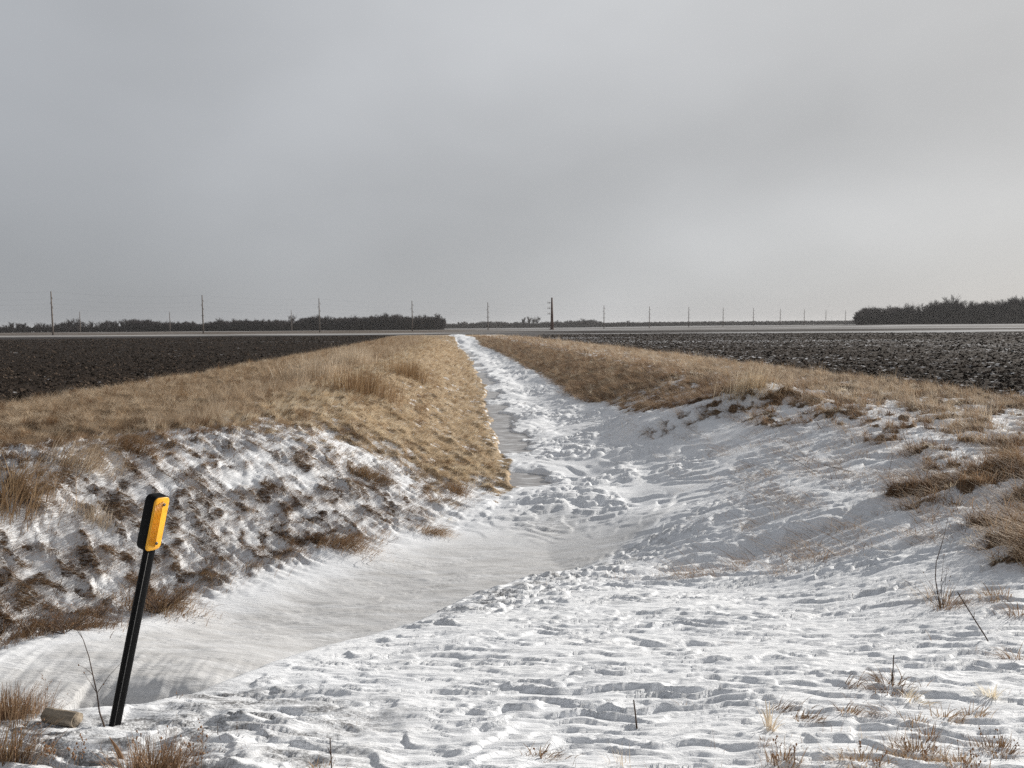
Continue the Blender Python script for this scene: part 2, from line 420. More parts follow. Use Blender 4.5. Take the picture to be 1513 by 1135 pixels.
def make_far_mat():
    m, t, b = new_mat('far_fields')
    pos = t.n('ShaderNodeNewGeometry').outputs['Position']
    sx = t.n('ShaderNodeSeparateXYZ', ins={0: pos})
    wob = t.noise(t.mapping(pos, (0, 0, 0), (0, 0, 0), (.35, 1.0, 1)), .012, 5, .62)
    skew = t.math('MULTIPLY', sx.outputs[0], -.07)
    Yw = t.math('MULTIPLY_ADD', wob, 150.0, t.math('ADD', t.math('ADD', sx.outputs[1], skew), -75.0))
    Yn = t.math('DIVIDE', Yw, 2000.0)
    L = (.20, .19, .185); D = (.030, .026, .026); S = (.47, .48, .50); G = (.27, .27, .275); T = (.125, .10, .08)
    right = t.ramp(Yn, [(0.0, D), (.112, D), (.118, S), (.138, (.34, .34, .35)), (.146, D), (.215, D), (.222, S), (.25, L), (.31, S), (.34, L), (.40, G), (.50, L), (.56, S), (.7, G)])
    left = t.ramp(Yn, [(0.0, D), (.155, D), (.160, S), (.175, (.3, .28, .26)), (.190, S), (.205, T), (.245, T), (.25, G), (.27, T), (.38, T), (.40, S), (.44, T), (.55, G), (.72, G)])
    mid = t.ramp(t.math('MULTIPLY_ADD', sx.outputs[0], .006, .5), [(.2, 0.0), (.7, 1.0)])
    c = t.mix(mid, left, right)
    n = t.noise(t.mapping(pos, (0, 0, 0), (0, 0, 0), (.09, 1.0, 1)), .10, 5, .65)
    c = t.mix(t.ramp(n, [(.56, 0.0), (.66, .6)]), c, (.46, .47, .49))
    n2 = t.noise(t.mapping(pos, (0, 0, 0), (0, 0, 0), (.16, 1.0, 1)), .16, 5, .65)
    c = t.mix(t.ramp(n2, [(.40, .75), (.50, 0.0)]), c, (.055, .047, .043))
    t.link(c, b.inputs['Base Color'])
    b.inputs['Roughness'].default_value = .95; b.inputs['Specular IOR Level'].default_value = .05
    return m

M = {}
M['ground'] = make_ground_mat()
M['field_left'] = make_field_mat('dark_ploughed_soil', .655, (.012, .009, .007), (.040, .030, .024))
M['field_right'] = make_field_mat('dark_ploughed_soil_with_snow', .555, (.015, .011, .009), (.052, .038, .030))
M['far'] = make_far_mat()
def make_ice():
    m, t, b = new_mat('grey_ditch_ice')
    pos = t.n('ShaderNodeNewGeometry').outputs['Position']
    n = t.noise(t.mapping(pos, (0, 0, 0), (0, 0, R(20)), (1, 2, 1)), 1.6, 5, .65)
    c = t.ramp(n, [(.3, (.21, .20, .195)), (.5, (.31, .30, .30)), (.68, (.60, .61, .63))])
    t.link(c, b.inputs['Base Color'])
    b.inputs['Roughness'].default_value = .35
    bn = t.n('ShaderNodeBump', ins={'Strength': .4, 'Distance': .015, 'Height': t.noise(pos, 14, 4, .6)})
    t.link(bn.outputs[0], b.inputs['Normal'])
    return m
M['ice'] = make_ice()

def grass_mat(name, stops, transl=.25):
    m, t, b = new_mat(name)
    oi = t.n('ShaderNodeObjectInfo').outputs['Random']
    at = t.n('ShaderNodeAttribute', attribute_name='tone').outputs['Fac']
    it = t.n('ShaderNodeAttribute', attribute_name='itone', attribute_type='INSTANCER').outputs['Fac']
    f = t.math('ADD', t.math('ADD', t.math('MULTIPLY', oi, .55), at), it, clamp=True)
    t.link(t.ramp(f, stops), b.inputs['Base Color'])
    b.inputs['Roughness'].default_value = .7; b.inputs['Specular IOR Level'].default_value = .25
    tr = t.n('ShaderNodeBsdfTranslucent'); t.link(t.ramp(f, stops), tr.inputs[0])
    mx = t.n('ShaderNodeMixShader', ins={0: transl}); out = m.node_tree.nodes['Material Output']
    t.link(b.outputs[0], mx.inputs[1]); t.link(tr.outputs[0], mx.inputs[2]); t.link(mx.outputs[0], out.inputs[0])
    return m
M['gold'] = grass_mat('golden_dead_grass', [(0, (.17, .115, .075)), (.3, (.47, .365, .245)), (.65, (.77, .655, .49)), (1, (.93, .87, .75))])
M['tan'] = grass_mat('tan_dead_grass', [(0, (.15, .105, .075)), (.35, (.35, .265, .185)), (.7, (.57, .455, .335)), (1, (.74, .645, .52))])
M['brown'] = grass_mat('brown_dead_grass', [(0, (.075, .045, .028)), (.35, (.17, .105, .062)), (.7, (.30, .19, .11)), (1, (.42, .30, .18))])
M['rust'] = grass_mat('russet_dead_grass', [(0, (.095, .058, .038)), (.4, (.225, .140, .085)), (.75, (.37, .245, .15)), (1, (.52, .39, .26))])
M['weed'] = simple_mat('dark_weed_stem', (.075, .052, .04), .8, .4, 30)
M['weed_pale'] = simple_mat('brown_weed_stem', (.20, .135, .09), .8, .35, 30)
M['seed'] = simple_mat('dry_seed_heads', (.26, .15, .085), .9, .4, 40)

# ------------------------------------------------------------------ object helpers
C = scene.collection.objects
def props(o, label=None, cat=None, group=None, kind=None):
    if label: o['label'] = label
    if cat: o['category'] = cat
    if group: o['group'] = group
    if kind: o['kind'] = kind
    return o
def mesh_from_np(name, co, faces, mat, smooth=True, attrs=None):
    me = bpy.data.meshes.new(name)
    me.vertices.add(len(co)); me.vertices.foreach_set('co', np.asarray(co, np.float32).ravel())
    n = faces.shape[1]
    me.loops.add(faces.size); me.loops.foreach_set('vertex_index', faces.astype(np.int32).ravel())
    me.polygons.add(len(faces)); me.polygons.foreach_set('loop_start', np.arange(0, faces.size, n, dtype=np.int32))
    try: me.polygons.foreach_set('loop_total', np.full(len(faces), n, np.int32))
    except Exception: pass
    if smooth: me.polygons.foreach_set('use_smooth', np.ones(len(faces), bool))
    for k, v in (attrs or {}).items():
        a = me.attributes.new(k, 'FLOAT', 'POINT'); a.data.foreach_set('value', np.asarray(v, np.float32))
    me.update(); me.validate()
    if mat: me.materials.append(mat)
    return me
def link(name, me, parent=None):
    o = bpy.data.objects.new(name, me); C.link(o)
    if parent: o.parent = parent
    return o
def empty(name, loc, rz=0.0):
    o = bpy.data.objects.new(name, None); C.link(o); o.location = loc; o.rotation_euler = (0, 0, rz)
    o.empty_display_size = .1
    return o

# ------------------------------------------------------------------ ground meshes
TH0 = R(52)
NC, NR = 850, 1130
OY = -0.5
th = np.linspace(-TH0, TH0, NC)
rr = np.concatenate([np.geomspace(2.7, 60, 940), np.geomspace(60, 262, NR - 940 + 1)[1:]])
NR = len(rr)
RR, TT = np.meshgrid(rr, th, indexing='ij')
GX = RR * np.sin(TT); GY = RR * np.cos(TT) + OY
zz = zones(GX.ravel(), GY.ravel())
gz = height(GX.ravel(), GY.ravel(), zz)
def far_level(X, Y):
    return .35 * ss(330, 500, Y) * fbm(X / 160, Y / 130, 2, 330) + 1.9 * ss(100, 420, X) * ss(420, 760, Y)
co = np.stack([GX.ravel(), GY.ravel(), gz], 1)
idx = np.arange(NR * NC).reshape(NR, NC)
quads = np.stack([idx[:-1, :-1], idx[:-1, 1:], idx[1:, 1:], idx[1:, :-1]], -1).reshape(-1, 4)
cx = co[quads].mean(1)
def submesh(name, mask, mat, attrs):
    f = quads[mask]; used = np.unique(f); re = np.full(len(co), -1, np.int64); re[used] = np.arange(len(used))
    return mesh_from_np(name, co[used], re[f], mat, True, {k: v[used] for k, v in attrs.items()})
n_d = fbm(GX.ravel() / .5, GY.ravel() / .2, 3, 111)
xs, ys = GX.ravel(), GY.ravel()
dirt_shade = np.clip(ss(4.9, 4.2, ys) * ss(-.2, -1.2, xs) * ss(-.35, .25, n_d) * 1.0
               + .8 * gauss(ys, 4.6, .35) * ss(-1.0, -1.8, xs) * ss(-.3, .3, n_d)
               + .55 * gauss(zz['q'], .25, .5) * ss(6.5, 8.5, ys) * ss(16, 12, ys) * ss(-.1, .5, n_d + .2)
               + .8 * gauss(xs, .9, .9) * gauss(ys, 17.3, 1.3) + .35 * ss(.1, -.7, zz['q']) * ss(-.9, .3, zz['s']) * ss(17, 14, ys) * ss(-.1, .5, n_d)  # last term: the hollow's shade, put into the colour as dark streaks
               + .5 * np.exp(-((zz['q'] - .5) / .7) ** 2) * ss(7.5, 9.5, ys) * ss(17, 14, ys) * ss(.0, .4, n_d)
               + .35 * ss(-1.2, -2.5, zz['s']) * ss(.1, .6, n_d) * ss(7, 9, ys), 0, 1) * (1 - zz['field'])
att = {'cov': zz['cov'], 'dirt_shade': dirt_shade, 'hollow_shade': ss(.10, -.35, zz['q']) * ss(-1.1, -.1, zz['s'] + .25 * n_d) * ss(18, 14.5, ys), 'soil': np.clip(1 - zz['gold'], 0, 1) * (zz['s'] < 0) * ss(-11.5, -9.5, zz['s']) + .9 * (zz['s'] > 0) * ss(60, 25, ys)}
cfl = edge_left(cx[:, 1]) - cx[:, 0] > 0
cfr = cx[:, 0] - edge_right(cx[:, 1]) > 0
beh = cx[:, 1] > 12
mL = cfl & beh; mR = cfr & beh
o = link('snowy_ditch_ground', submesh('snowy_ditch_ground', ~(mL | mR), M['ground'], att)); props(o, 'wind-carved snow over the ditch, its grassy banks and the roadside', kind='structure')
o = link('ploughed_field', submesh('ploughed_field', mL, M['field_left'], {})); props(o, 'dark ploughed field on the left of the ditch', kind='structure')
o = link('ploughed_field', submesh('ploughed_field', mR, M['field_right'], {})); props(o, 'dark ploughed field dusted with snow on the right of the ditch', kind='structure')
# the ice of the ditch, a level sheet that shows where the snow lies lower
ip = []
for i in range(160):
    y = 17.5 + i * 1.15
    x = 2.1 - float(bend(y))
    if y < 26: x = float(np.interp(y, AXP[:, 1], AXP[:, 0]))
    ip.append((x - 1.3, y, -1.975)); ip.append((x + 1.5, y, -1.975))
ipn = np.array(ip); k = np.arange(159) * 2
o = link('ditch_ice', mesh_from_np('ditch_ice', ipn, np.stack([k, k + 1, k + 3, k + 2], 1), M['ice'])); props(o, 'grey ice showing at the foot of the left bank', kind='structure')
# far land out to the horizon
fr = np.concatenate([[257.0], np.geomspace(262, 9000, 60)])
ft = np.linspace(-R(62), R(62), 90)
FR, FT = np.meshgrid(fr, ft, indexing='ij')
fx, fy = FR * np.sin(FT), FR * np.cos(FT) + OY
fz = far_level(fx, fy) - .02 - .35 * (FR < 260)
fi = np.arange(FR.size).reshape(FR.shape)
fq = np.stack([fi[:-1, :-1], fi[:-1, 1:], fi[1:, 1:], fi[1:, :-1]], -1).reshape(-1, 4)
o = link('far_ground', mesh_from_np('far_ground', np.stack([fx.ravel(), fy.ravel(), fz.ravel()], 1), fq, M['far'])); props(o, 'snow-streaked fields reaching the horizon', kind='structure')

# ------------------------------------------------------------------ scattering of uncountable things
def blades_mesh(name, mat, n, lean, leanj, L, Lj, width, spread, curl=.5, seg=3, seed=0, fan=.5):
    r = random.Random(seed); V = []; F = []; tone = []
    for i in range(n):
        a = r.gauss(0, fan); le = R(max(2, min(96, r.gauss(lean, leanj)))); ln = max(.05, r.gauss(L, Lj))
        x, y, zc = r.gauss(0, spread), r.gauss(0, spread), -.03
        w = width * r.uniform(.6, 1.3); tn = r.random() * .35
        rot = r.uniform(0, math.pi)
        pts = []
        for k in range(seg + 1):
            pts.append((x, y, zc))
            l2 = le * (.55 + curl * k / seg) if seg > 1 else le
            dx = math.sin(l2) * ln / seg; zc += math.cos(l2) * ln / seg
            x += dx * math.cos(a); y += dx * math.sin(a)
        px, py = math.cos(rot), math.sin(rot)
        b0 = len(V)
        for k, p in enumerate(pts):
            ww = w * (1 - .85 * (k / seg)) * .5
            qx, qy = -math.sin(a) * .8 + px * .3, math.cos(a) * .8 + py * .3
            V.append((p[0] - qx * ww, p[1] - qy * ww, p[2] + ww * .3)); V.append((p[0] + qx * ww, p[1] + qy * ww, p[2] - ww * .3)); tone += [tn, tn]
        for k in range(seg): F.append((b0 + 2*k, b0 + 2*k + 1, b0 + 2*k + 3, b0 + 2*k + 2))
    return mesh_from_np(name, np.array(V), np.array(F), mat, True, {'tone': tone})

def instancer(name, pts, rot, scl, ids, protos, label, tone=None):
    """one object of many small pieces: points with rotation, scale and kind, instanced by geometry nodes"""
    pc = bpy.data.collections.new(name + '_kinds')
    for i, me in enumerate(protos):
        po = bpy.data.objects.new('%s_kind_%02d' % (name, i), me); pc.objects.link(po)
    me = bpy.data.meshes.new(name)
    me.vertices.add(len(pts)); me.vertices.foreach_set('co', np.asarray(pts, np.float32).ravel())
    a = me.attributes.new('rot', 'FLOAT_VECTOR', 'POINT'); a.data.foreach_set('vector', np.asarray(rot, np.float32).ravel())
    a = me.attributes.new('scl', 'FLOAT', 'POINT'); a.data.foreach_set('value', np.asarray(scl, np.float32))
    if tone is not None:
        a = me.attributes.new('itone', 'FLOAT', 'POINT'); a.data.foreach_set('value', np.asarray(tone, np.float32))
    a = me.attributes.new('kid', 'INT', 'POINT'); a.data.foreach_set('value', np.asarray(ids, np.int32))
    ob = link(name, me); props(ob, label, kind='stuff')
    ng = bpy.data.node_groups.new(name, 'GeometryNodeTree')
    ng.interface.new_socket('Geometry', in_out='INPUT', socket_type='NodeSocketGeometry')
    ng.interface.new_socket('Geometry', in_out='OUTPUT', socket_type='NodeSocketGeometry')
    gi = ng.nodes.new('NodeGroupInput'); go = ng.nodes.new('NodeGroupOutput')
    iop = ng.nodes.new('GeometryNodeInstanceOnPoints')
    ci = ng.nodes.new('GeometryNodeCollectionInfo'); ci.inputs['Collection'].default_value = pc
    ci.inputs['Separate Children'].default_value = True; ci.inputs['Reset Children'].default_value = True
    iop.inputs['Pick Instance'].default_value = True
    def attr(nm, ty):
        nd = ng.nodes.new('GeometryNodeInputNamedAttribute'); nd.data_type = ty; nd.inputs['Name'].default_value = nm
        return nd.outputs['Attribute']
    e2r = ng.nodes.new('FunctionNodeEulerToRotation')
    ng.links.new(attr('rot', 'FLOAT_VECTOR'), e2r.inputs[0])
    ng.links.new(gi.outputs[0], iop.inputs['Points']); ng.links.new(ci.outputs[0], iop.inputs['Instance'])
    ng.links.new(attr('kid', 'INT'), iop.inputs['Instance Index']); ng.links.new(e2r.outputs[0], iop.inputs['Rotation'])
    ng.links.new(attr('scl', 'FLOAT'), iop.inputs['Scale']); ng.links.new(iop.outputs[0], go.inputs[0])
    md = ob.modifiers.new('scatter', 'NODES'); md.node_group = ng
    return ob

def candidates(n, r0, r1, t0=-44, t1=44):
    r = np.exp(rng.uniform(np.log(r0), np.log(r1), n)); t = np.radians(rng.uniform(t0, t1, n))
    return r * np.sin(t), r * np.cos(t) - 1.0
def slopes(X, Y, dx, dy):
    e = .5
    return (height(X + dx * e, Y + dy * e, None, False) - height(X - dx * e, Y - dy * e, None, False)) / (2 * e)

def lay(X, Y, ax, ay, jit):
    """yaw and pitch so that a tuft leans along (ax, ay) and lies on the slope"""
    yaw = np.arctan2(ay, ax) + rng.normal(0, jit, len(X))
    sl = slopes(X, Y, np.cos(yaw), np.sin(yaw))
    rot = np.zeros((len(X), 3)); rot[:, 2] = yaw; rot[:, 1] = -np.arctan(sl)
    return rot

gold_k = [blades_mesh('gold_tuft', M['gold'], 14, 80, 7, .27, .09, .012, .06, .35, 3, s, .35) for s in range(4)]
tan_k = [blades_mesh('tan_tuft', M['tan'], 14, 66, 20, .26, .09, .010, .07, .5, 2, 20 + s, 1.2) for s in range(4)]
tall_k = [blades_mesh('tall_tuft', M['tan'], 22, 30, 14, .55, .14, .008, .08, .7, 3, 40 + s, .9) for s in range(3)]
brown_k = [blades_mesh('brown_tuft', M['brown'], 13, 78, 10, .42, .14, .010, .07, .4, 3, 60 + s, .45) for s in range(4)]
rust_k = [blades_mesh('russet_tuft', M['rust'], 16, 68, 14, .42, .12, .011, .07, .45, 3, 80 + s, .6) for s in range(4)]
kinds = gold_k + tan_k + tall_k + brown_k + rust_k    # 0-3 gold 4-7 tan 8-10 tall 11-14 brown 15-18 russet

def scatter_grass(name, X, Y, keep, kid, ax, ay, jit, scl, label):
    X, Y, kid, scl = X[keep], Y[keep], kid[keep], scl[keep]
    Z = height(X, Y)
    rot = lay(X, Y, ax[keep], ay[keep], jit)
    instancer(name, np.stack([X, Y, Z], 1), rot, scl, kid, kinds, label, .10 + .25 * fbm(X / 1.3, Y / 1.3, 3, 400) + .80 * np.clip(zones(X, Y)['fine'], -.5, .5) + .3 * fbm((X * .8 - Y * .6) / .5, (X * .6 + Y * .8) / .10, 1, 401))

# left bank
X, Y = candidates(320000, 8, 215, -44, 8); x2, y2 = candidates(150000, 8, 25, -44, 8); X, Y = np.concatenate([X, x2]), np.concatenate([Y, y2])
z = zones(X, Y); d = np.hypot(X, Y)
m = (z['s'] < -1.0) & (z['fl'] < 0) & (Y > 7.2)
X, Y, d = X[m], Y[m], d[m]; z = {k_: v[m] for k_, v in z.items()}
c = z['cov']; keep = rng.random(len(X)) < np.clip(c * 1.1 - .18, 0, 1) ** 1.2 * np.where(z['gold'] > .5, .5 + .3 * ss(40, 90, d), .75) * ss(0, .5, -z['s'] - 1.2 + .4 * rng.random(len(X)))
gold = ss(-9.4, -8.2, z['s']) * z['gold']
n5 = fbm(X / 2.4, Y / 2.4, 2, 201); n6 = fbm(X / .9, Y / .9, 2, 202)
u = rng.random(len(X))
kid = np.where(u < gold * .95, rng.integers(0, 4, len(X)), np.where(z['gold'] + ss(-8, -10, z['s']) > .6, rng.integers(4, 8, len(X)), rng.integers(11, 15, len(X))))
kid = np.where((u > .80) & (z['gold'] > .5) & (gold < .6) & (z['s'] > -10.5) & (n5 > -.05), rng.integers(8, 11, len(X)), kid)
kid = np.where((rng.random(len(X)) < .5 * ss(.15, .5, n6)) & (z['gold'] > .3), rng.integers(11, 19, len(X)), kid)
kid = np.where((z['gold'] < .5) & (rng.random(len(X)) < .5 * ss(-.3, .3, n5)), rng.integers(15, 19, len(X)), kid)
scl = (rng.uniform(.7, 1.25, len(X))) * (1 + .9 * ss(30, 180, d)) * np.where(z['gold'] < .5, .78, 1) * (1 - .35 * ss(30, 18, d))
scatter_grass('bank_grass', X, Y, keep, kid, np.where(z['s'] < -9, .6, 1.0), np.where(z['s'] < -9, -.8, -.62), .24, scl, 'golden dead grass matted down the left bank of the ditch')
# right bank
X, Y = candidates(270000, 7, 215, -12, 46)
z = zones(X, Y); d = np.hypot(X, Y)
m = (z['s'] > 1.5) & (z['fr'] < 0) & (Y > 6)
X, Y, d = X[m], Y[m], d[m]; z = {k_: v[m] for k_, v in z.items()}
c = z['cov']; keep = rng.random(len(X)) < np.clip(c * 1.1 - .25, 0, 1) ** 1.3 * (.75 + .25 * ss(10, 40, d))
u = rng.random(len(X)); n5 = fbm(X / 2.0, Y / 2.0, 2, 205)
flat = ss(9, 11.5, z['s'])
kid = np.where(u < flat * .75, rng.integers(4, 8, len(X)), rng.integers(15, 19, len(X)))
kid = np.where((rng.random(len(X)) < .3 * ss(-.2, .3, n5)), rng.integers(0, 4, len(X)), kid)
kid = np.where((rng.random(len(X)) < .35 * ss(20, 11, d)), rng.integers(11, 15, len(X)), kid)
kid = np.where((rng.random(len(X)) < .08 * ss(.0, .4, n5)) & (d > 22), rng.integers(8, 11, len(X)), kid)
scl = (rng.uniform(.65, 1.2, len(X))) * (1 + .9 * ss(30, 180, d)) * (.88 + .12 * ss(12, 30, d))
scatter_grass('bank_grass', X, Y, keep, kid, np.full(len(X), -1.0), np.full(len(X), -.42), .38, scl, 'russet dead grass combed down the right bank of the ditch')

# straggling dark stems pressed into the snow of both banks
str_k = [blades_mesh('straggling_stems', M[('brown', 'brown', 'rust', 'brown', 'tan')[i]], 7, 79, 12, .40, .14, .009, .10, .5, 3, 120 + i, .55) for i in range(5)]
X, Y = candidates(64000, 8, 32, -44, 46)
z = zones(X, Y); d = np.hypot(X, Y); n7 = fbm(X / .8, Y / .8, 3, 220)
wl_ = (z['s'] < -1.0) & (z['fl'] < 0) & (Y > 7.6) & (z['gold'] < .7) & (z['s'] > -11)
wr_ = (z['s'] > 3.2) & (z['fr'] < 0) & (Y > 12 - .45 * X)
pr = np.where(wl_, ss(-.35, .35, n7 + .6 * z['st']) * .95 * ss(-1.0, -2.5, z['s']), np.where(wr_, .95 * ss(-.15, .45, n7 + .4 * z['st3']) * ss(4.0, 8.0, z['s'] + .12 * np.clip(Y - 14, 0, 20)), 0))
kp = rng.random(len(X)) < pr
X, Y, d, zs = X[kp], Y[kp], d[kp], z['s'][kp]
rot = lay(X, Y, np.where(zs < 0, 1.0, -1.0), np.where(zs < 0, -.62, -.42), .45)
instancer('straggling_grass', np.stack([X, Y, height(X, Y)], 1), rot, rng.uniform(.45, 1.0, len(X)), rng.integers(0, 5, len(X)), str_k, 'thin dark stems and blades pressed into the snow of both banks', rng.uniform(-.1, .25, len(X)))

# clods of turned soil on both fields
def clod_mesh(i, mat):
    bm = bmesh.new(); bmesh.ops.create_icosphere(bm, subdivisions=1, radius=.5)
    r = random.Random(300 + i)
    for v in bm.verts:
        v.co *= r.uniform(.6, 1.25); v.co.z *= .75
    me = bpy.data.meshes.new('clod'); bm.to_mesh(me); bm.free(); me.materials.append(mat); return me
M['clod'] = simple_mat('dark_soil_clod', (.020, .0155, .0125), .95, .5, 6, .1)
M['clod_pale'] = simple_mat('dry_soil_clod', (.080, .060, .047), .95, .4, 6, .1)
clods = [clod_mesh(i, M['clod'] if i < 4 else M['clod_pale']) for i in range(6)]
for side, n, t0, t1 in (('L', 150000, -46, -2), ('R', 170000, 2, 48)):
    X, Y = candidates(n, 18, 262, t0, t1)
    m = ((edge_left(Y) - X) > .05) if side == 'L' else ((X - edge_right(Y)) > .05)
    m &= (Y > 13) & (rng.random(len(X)) < np.clip(.5 + 1.1 * fbm(X / 1.2, Y / 2.5, 2, 310), .15, 1))
    X, Y = X[m], Y[m]; d = np.hypot(X, Y)
    scl = rng.gamma(3.0, .045, len(X)) * (1 + 1.0 * ss(60, 240, d)); scl = np.clip(scl, .05, .42 + .2 * ss(60, 240, d))
    rot = rng.uniform(0, 6.28, (len(X), 3)) * np.array([.15, .15, 1])
    instancer('soil_clods', np.stack([X, Y, height(X, Y) - scl * .1], 1), rot, scl, rng.integers(0, 6, len(X)), clods,
              'turned clods of dark soil on the left field' if side == 'L' else 'turned clods of dark soil with snow between on the right field')

#@@OBJECTS@@
# ------------------------------------------------------------------ tube and box builders
class MB:
    """collects pieces into one mesh"""
    def __init__(s): s.v = []; s.f = []
    def tube(s, pts, rad, n=6, cap=True, flat=1.0):
        pts = [Vector(p) for p in pts]; base = len(s.v); rads = rad if isinstance(rad, (list, tuple)) else [rad] * len(pts)
        ref = Vector((.13, .97, .2))
        for i, p in enumerate(pts):
            d = (pts[min(i + 1, len(pts) - 1)] - pts[max(i - 1, 0)]).normalized()
            a = d.cross(ref)
            if a.length < .1: a = d.cross(Vector((1, 0, 0)))
            a.normalize(); b = d.cross(a).normalized()
            for k in range(n):
                t = 2 * math.pi * k / n
                s.v.append(p + a * math.cos(t) * rads[i] + b * math.sin(t) * rads[i] * flat)
        for i in range(len(pts) - 1):
            for k in range(n):
                s.f.append((base + i*n + k, base + i*n + (k+1) % n, base + (i+1)*n + (k+1) % n, base + (i+1)*n + k))
        if cap:
            s.f.append(tuple(base + k for k in reversed(range(n)))); s.f.append(tuple(base + (len(pts)-1)*n + k for k in range(n)))
        return s
    def loft(s, rings, cap=True):
        base = len(s.v); n = len(rings[0])
        for r in rings: s.v += [Vector(p) for p in r]
        for i in range(len(rings) - 1):
            for k in range(n): s.f.append((base + i*n + k, base + i*n + (k+1) % n, base + (i+1)*n + (k+1) % n, base + (i+1)*n + k))
        if cap:
            s.f.append(tuple(base + k for k in reversed(range(n)))); s.f.append(tuple(base + (len(rings)-1)*n + k for k in range(n)))
        return s
    def quad(s, a, b, c, d):
        k = len(s.v); s.v += [Vector(a), Vector(b), Vector(c), Vector(d)]; s.f.append((k, k+1, k+2, k+3)); return s
    def blob(s, c, r, seed=0, sq=(1, 1, 1), n=5, m=4):
        rn = random.Random(seed); rings = []
        for i in range(1, m):
            a = math.pi * i / m
            rings.append([Vector((c[0] + r * sq[0] * math.sin(a) * math.cos(2*math.pi*k/n) * rn.uniform(.75, 1.2), c[1] + r * sq[1] * math.sin(a) * math.sin(2*math.pi*k/n) * rn.uniform(.75, 1.2), c[2] - r * sq[2] * math.cos(a))) for k in range(n)])
        return s.loft(rings)
    def mesh(s, name, mat, smooth=True):
        me = bpy.data.meshes.new(name); me.from_pydata([tuple(v) for v in s.v], [], s.f)
        if smooth: me.polygons.foreach_set('use_smooth', np.ones(len(me.polygons), bool))
        me.update(); me.materials.append(mat); return me
    def build(s, name, mat, parent=None, smooth=True):
        return link(name, s.mesh(name, mat, smooth), parent)
def on_ground(px, py, dz=0.0):
    x, y, z_ = sight(px, py); return Vector((x, y, z_ + dz))

# ------------------------------------------------------------------ roadside marker post
M['post_black'] = simple_mat('black_plastic_post', (.003, .003, .0035), .5, .3, 60, .10)
M['post_ridge'] = simple_mat('black_ridge_painted_sheen', (.11, .11, .11), .5, .6, 60, .4)  # reflection along the ridge is put into its lighter grey
M['casing'] = simple_mat('black_rubber_casing', (.005, .005, .0055), .6, .3, 50, .12)
m, t, b = new_mat('amber_plate'); 
pn = t.noise(t.n('ShaderNodeTexCoord').outputs['Object'], 30, 4, .6)
t.link(t.mix(t.ramp(pn, [(.35, 0.0), (.7, 1.0)]), (.80, .36, .012), (.93, .47, .025)), b.inputs['Base Color'])
b.inputs['Roughness'].default_value = .32; b.inputs['Specular IOR Level'].default_value = .5; M['amber'] = m
M['steel'] = simple_mat('dull_bolt_steel', (.10, .10, .10), .45, .4, 60, .5, 0, .7)
pb = on_ground(169, 1072)
post = empty('marker_post', pb)
props(post, 'leaning black roadside marker post with an amber ribbed plate at its top', 'marker post')
# its lean: up, a little to the right and away; face turned to the right
up = Vector((.245, -.02, 1)).normalized()
face = Vector((.90, -.44, 0)); face = (face - up * face.dot(up)).normalized()
side = up.cross(face).normalized()
def fr(u_, f_, s_): return up * u_ + face * f_ + side * s_
prof = [(-.0, -.033), (.010, -.034), (.016, -.026), (.017, -.010), (.017, .010), (.016, .026), (.010, .034), (0, .033), (-.008, .030), (-.012, .018), (-.012, -.018), (-.008, -.030)]
mb = MB(); mb.loft([[fr(h_, f_ * k_, s_ * k_) for f_, s_ in prof] for h_, k_ in ((-.12, 1), (.0, 1), (.5, 1), (1.0, .99), (1.28, .97), (1.30, .8))]); mb.build('shaft', M['post_black'], post)
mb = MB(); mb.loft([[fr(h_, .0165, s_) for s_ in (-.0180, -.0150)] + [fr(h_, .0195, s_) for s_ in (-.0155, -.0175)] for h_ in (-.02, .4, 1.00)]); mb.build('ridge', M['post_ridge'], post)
def rounded(w, h, r_, n=5):
    out = []
    for cxs, cys, a0 in ((w/2 - r_, h/2 - r_, 0), (-w/2 + r_, h/2 - r_, 90), (-w/2 + r_, -h/2 + r_, 180), (w/2 - r_, -h/2 + r_, 270)):
        for k in range(n + 1):
            a = R(a0 + 90 * k / n); out.append((cxs + r_ * math.cos(a), cys + r_ * math.sin(a)))
    return out
PH, PW, PC = .300, .098, 1.160
mb = MB()
cas = rounded(PW, PH + .004, .026)
mb.loft([[fr(PC + y_ * k_, f_, x_ * k_) for x_, y_ in cas] for f_, k_ in ((-.050, .88), (-.044, .98), (-.036, 1.0), (.016, 1.0), (.020, .97))]); mb.build('casing', M['casing'], post)
mb = MB()
pl = rounded(PW - .006, PH - .006, .024)
mb.loft([[fr(PC + y_ * k_, f_, x_ * k_) for x_, y_ in pl] for f_, k_ in ((.0205, .985), (.0225, 1.0), (.0255, 1.0), (.0275, .975))]); plate = mb.build('amber_plate', M['amber'], post)
for k in range(6):
    sx = (-.038 + k * .0088)
    mb = MB(); mb.loft([[fr(PC + y_, .0270, sx - .0032), fr(PC + y_, .0318, sx - .0009), fr(PC + y_, .0318, sx + .0009), fr(PC + y_, .0270, sx + .0032)] for y_ in (-.128 + .004 * abs(k - 5), .128 - .004 * abs(k - 5))])
    mb.build('rib', M['amber'], plate)
for yy_ in (.108, -.108):
    mb = MB(); hexa = [(math.cos(R(60 * k)) * .0085, math.sin(R(60 * k)) * .0085) for k in range(6)]
    mb.loft([[fr(PC + yy_ + b_, f_, .012 + a_) for a_, b_ in hexa] for f_ in (.0270, .0350)])
    mb.build('bolt', M['steel'], plate)

